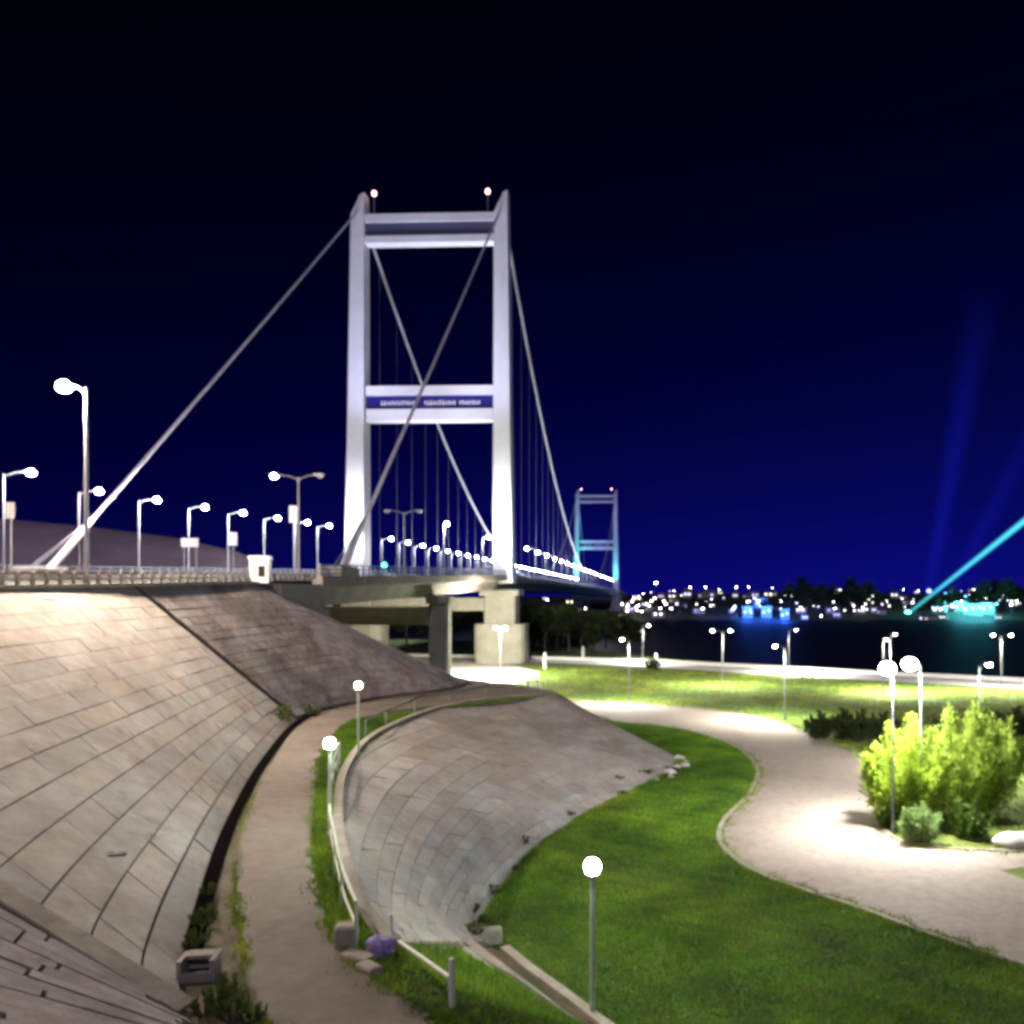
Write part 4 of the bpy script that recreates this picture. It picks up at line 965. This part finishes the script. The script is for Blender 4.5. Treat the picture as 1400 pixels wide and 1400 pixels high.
for i, (px, py) in enumerate([(895, 797), (942, 803), (963, 803), (1022, 803), (1005, 803), (1055, 804), (1147, 806), (1234, 806), (1330, 806), (1177, 831), (1139, 832), (1254, 808), (1092, 831), (888, 822), (870, 828), (855, 835), (746, 820), (798, 832), (1300, 829), (1388, 822), (1000, 832), (1120, 843), (920, 808), (908, 826), (982, 806), (745, 832), (958, 832), (878, 812), (864, 818), (875, 836), (900, 832), (848, 826), (862, 822), (885, 828), (893, 818), (868, 834), (905, 822), (1065, 822), (1030, 818), (1312, 822), (1345, 818), (1210, 822), (1180, 818), (915, 832), (1085, 812)]):
    p = ray_far(px, py + 5); z = 11 - (py - 815) * p.y / 1200; h = max(z - p.z, 3.)
    if i == 0: sl0 = road_lamp('distant_lamp', 'brightest distant lamp standing above the far end of the bridge', p, 0, h, [(1.5, lamp_mat('far_lamp_light', (.9, .92, 1.), 160))], None, .95, None, r=.15)
    elif i == 1: sl1 = road_lamp('distant_lamp', 'small distant lamp among the houses on the far bank', p, 0, h, [(1.2, lamp_mat('far_town_light', (1., .93, .9), 45))], None, .7, 'lamps in the far town', r=.13)
    else: dup(sl1, p, 0, scale=(1, 1, h / (11 - (803 - 815) * ray_far(942, 808).y / 1200 - ray_far(942, 808).z) if h > 0 else 1))
town = [lamp_mat('town_lamp_' + n_, c_, s_) for n_, c_, s_ in (('white', (1., .95, .9), 12), ('bluish', (.5, .6, 1.), 10), ('violet', (.75, .55, 1.), 9), ('cyan', (.2, .8, 1.), 9))]
tp = [road_lamp('distant_lamp', f'tiny {n_} lamp in the dense strip of lights of the far town', (0, 0, 0), 0, 5., [(1., town[i])], None, .6, 'tiny lamps of the far town', r=.1) for i, n_ in enumerate(('white', 'bluish', 'violet', 'cyan'))]
used = set(); rnd = random.Random(23)
for i in range(96):
    px = 850 + 560 * rnd.random(); py = 806 + rnd.choice((2, 8, 14, 20, 24, 28, 33)) + rnd.uniform(-3, 4); k = rnd.choice((0, 0, 0, 1, 2))
    if 1000 < px < 1110: k = rnd.choice((1, 1, 0))
    if 1280 < px < 1370: k = rnd.choice((3, 3, 1))
    if px < 905: px = 850 + (px - 850) * .9; k = 0
    p = ray_far(px, py); sc = rnd.uniform(.6, 1.35)
    if k not in used: used.add(k); tp[k].location = p; tp[k].scale = (sc,) * 3
    else: dup(tp[k], p, rnd.uniform(0, 6), scale=sc)
def pavilion(label, px, py, wpx, col, power, group):
    p = ray_far(px, py); k = p.y / 1200; W = wpx * k
    t = thing('distant_building', label, 'building', p, -math.atan2(p.x, p.y), group)
    MB().box((0, 0, 2.5), (W, 6, 7)).build('wall', mat('white_render', (.3, .3, .32), .8), t)
    MB().chbox((0, 0, 6.2), (W + 1, 7, .4), .1).build('roof', grey_steel, t)
    for i in range(max(2, int(W / 3))): MB().box((-W / 2 + (i + .5) * W / max(2, int(W / 3)), -3.02, 3. + (i % 3) * .9), (.9, .1, .9)).build('window', lamp_mat('window_' + group.split()[0], tuple(.4 + .6 * c for c in col), 6.), t)
    l = bpy.data.lights.new('facade_light', 'POINT'); l.energy = power; l.color = col; l.shadow_soft_size = .8
    lo_ = bpy.data.objects.new('facade_light', l); COL.objects.link(lo_); lo_.parent = t; lo_.location = (0, -11, 7)
for lab, px, py, wp in (('blue-lit white building, left end of the blue cluster on the far bank', 1022, 838, 14), ('tallest-looking blue-lit white building in the middle of the blue cluster', 1048, 838, 14), ('blue-lit white building at the right end of the blue cluster', 1073, 842, 12), ('blue-lit white building behind the middle of the blue cluster', 1040, 826, 18)):
    pavilion(lab, px, py, wp, (.03, .14, 1.), 32000, 'blue lit buildings')
for lab, px, py, wp in (('cyan-lit long building right of the cyan beam on the far bank', 1330, 836, 26), ('cyan-lit small building left of the long cyan one', 1312, 831, 14), ('cyan-lit low building at the right end of the cyan cluster', 1350, 834, 18)):
    pavilion(lab, px, py, wp, (.12, .8, 1.), 22000, 'cyan lit buildings')

# searchlights and their beams in the night air
def beam_mat(name, col, strength, reach, axis, length, r0, r1):
    m = bpy.data.materials.new(name); m.use_nodes = True; nt = m.node_tree; nt.nodes.remove(nt.nodes['Principled BSDF'])
    e = nt.nodes.new('ShaderNodeEmission'); e.inputs[0].default_value = (*col, 1); e.inputs[1].default_value = strength
    t = nt.nodes.new('ShaderNodeTexCoord'); ln = nt.nodes.new('ShaderNodeVectorMath'); ln.operation = 'LENGTH'; nt.links.new(t.outputs['Object'], ln.inputs[0])
    r = nt.nodes.new('ShaderNodeMapRange'); r.interpolation_type = 'SMOOTHSTEP'; r.inputs[1].default_value = 0; r.inputs[2].default_value = reach; r.inputs[3].default_value = strength; r.inputs[4].default_value = 0; nt.links.new(ln.outputs['Value'], r.inputs[0])
    def vm(op, a, b_=None):
        n_ = nt.nodes.new('ShaderNodeVectorMath'); n_.operation = op; nt.links.new(a, n_.inputs[0])
        if b_ is not None:
            if hasattr(b_, 'links'): nt.links.new(b_, n_.inputs[1])
            else: n_.inputs[1].default_value = b_
        return n_
    def ma(op, a, b_):
        n_ = nt.nodes.new('ShaderNodeMath'); n_.operation = op; n_.use_clamp = op == 'SUBTRACT'
        for k, v in ((0, a), (1, b_)):
            if hasattr(v, 'links'): nt.links.new(v, n_.inputs[k])
            else: n_.inputs[k].default_value = v
        return n_.outputs[0]
    dot = vm('DOT_PRODUCT', t.outputs['Object'], tuple(axis)).outputs['Value']
    sc = nt.nodes.new('ShaderNodeVectorMath'); sc.operation = 'SCALE'; sc.inputs[0].default_value = tuple(axis); nt.links.new(dot, sc.inputs['Scale'])
    off = vm('LENGTH', vm('SUBTRACT', t.outputs['Object'], sc.outputs[0]).outputs[0]).outputs['Value']
    rad = ma('ADD', ma('MULTIPLY', dot, (r1 - r0) / length), r0); q = ma('DIVIDE', off, rad); k = ma('SUBTRACT', 1., ma('MULTIPLY', q, q))
    nt.links.new(ma('MULTIPLY', r.outputs[0], ma('MULTIPLY', k, k)), e.inputs[1])
    nt.links.new(e.outputs[0], nt.nodes['Material Output'].inputs['Volume']); MATS[name] = m; return m
def searchlight(label, a, b_, r0, r1, bm_, lensm):
    t = thing('searchlight', label, 'searchlight', a); d = (Vector(b_) - Vector(a)); dn = d.normalized()
    MB().tube([(0, 0, -4), (0, 0, -.6)], [.9, .5], 10).build('stand', grey_steel, t)
    MB().tube([-dn * 1.6, -dn * .02], [1.0, 1.5], 14).build('housing', dark_m, t)
    MB().sphere(dn * .5, 1.9, 14, 10).build('lens', lensm, t)
    MB().tube([dn * 1.6, d], [r0, r1], 20).build('light_beam', beam_mat(*bm_, dn, d.length, r0, r1), t)
a = at_y(1240, 530, 0.); a.z = 11 - (840 - 815) * 530 / 1200
searchlight('cyan searchlight on the far bank throwing a slanting cyan beam to the upper right', a, Vector(((1640 - HX) / 1200 * 470, 470, 11 + (815 - 522) * 470 / 1200)), 1.5, 4.4, ('cyan_beam', (.08, .68, .8), .5, 900), lamp_mat('cyan_lens', (.1, 1., .8), 20))
a = at_y(1270, 760); a.z = 11 + 6 * 760 / 1200
searchlight('blue searchlight throwing a faint wide steep beam into the sky', a, Vector(((1345 - HX) / 1200 * 760, 760, 11 + (815 - 400) * 760 / 1200)), 7., 24., ('blue_beam', (.02, .03, 1.), .0085, 300), lamp_mat('blue_lens', (.15, .2, 1.), 8))
a = at_y(1300, 760); a.z = 11 + 6 * 760 / 1200
searchlight('second blue searchlight throwing a fainter beam leaning to the right', a, Vector(((1470 - HX) / 1200 * 760, 760, 11 + (815 - 480) * 760 / 1200)), 7., 22., ('faint_blue_beam', (.02, .03, 1.), .0055, 240), MATS['blue_lens'])

# ------------------------------------------------------------------ render settings
scn.view_settings.view_transform = 'Standard'; scn.view_settings.look = 'None'; scn.view_settings.exposure = 0; scn.view_settings.gamma = 1
scn.render.engine = 'CYCLES'
cy = scn.cycles
cy.use_light_tree = True; cy.sample_clamp_indirect = 4.; cy.max_bounces = 5; cy.diffuse_bounces = 2; cy.glossy_bounces = 2; cy.transmission_bounces = 3; cy.volume_bounces = 0
cy.use_denoising = True; cy.caustics_reflective = False; cy.caustics_refractive = False
cy.pixel_filter_type = 'BLACKMAN_HARRIS'; cy.filter_width = 3.6
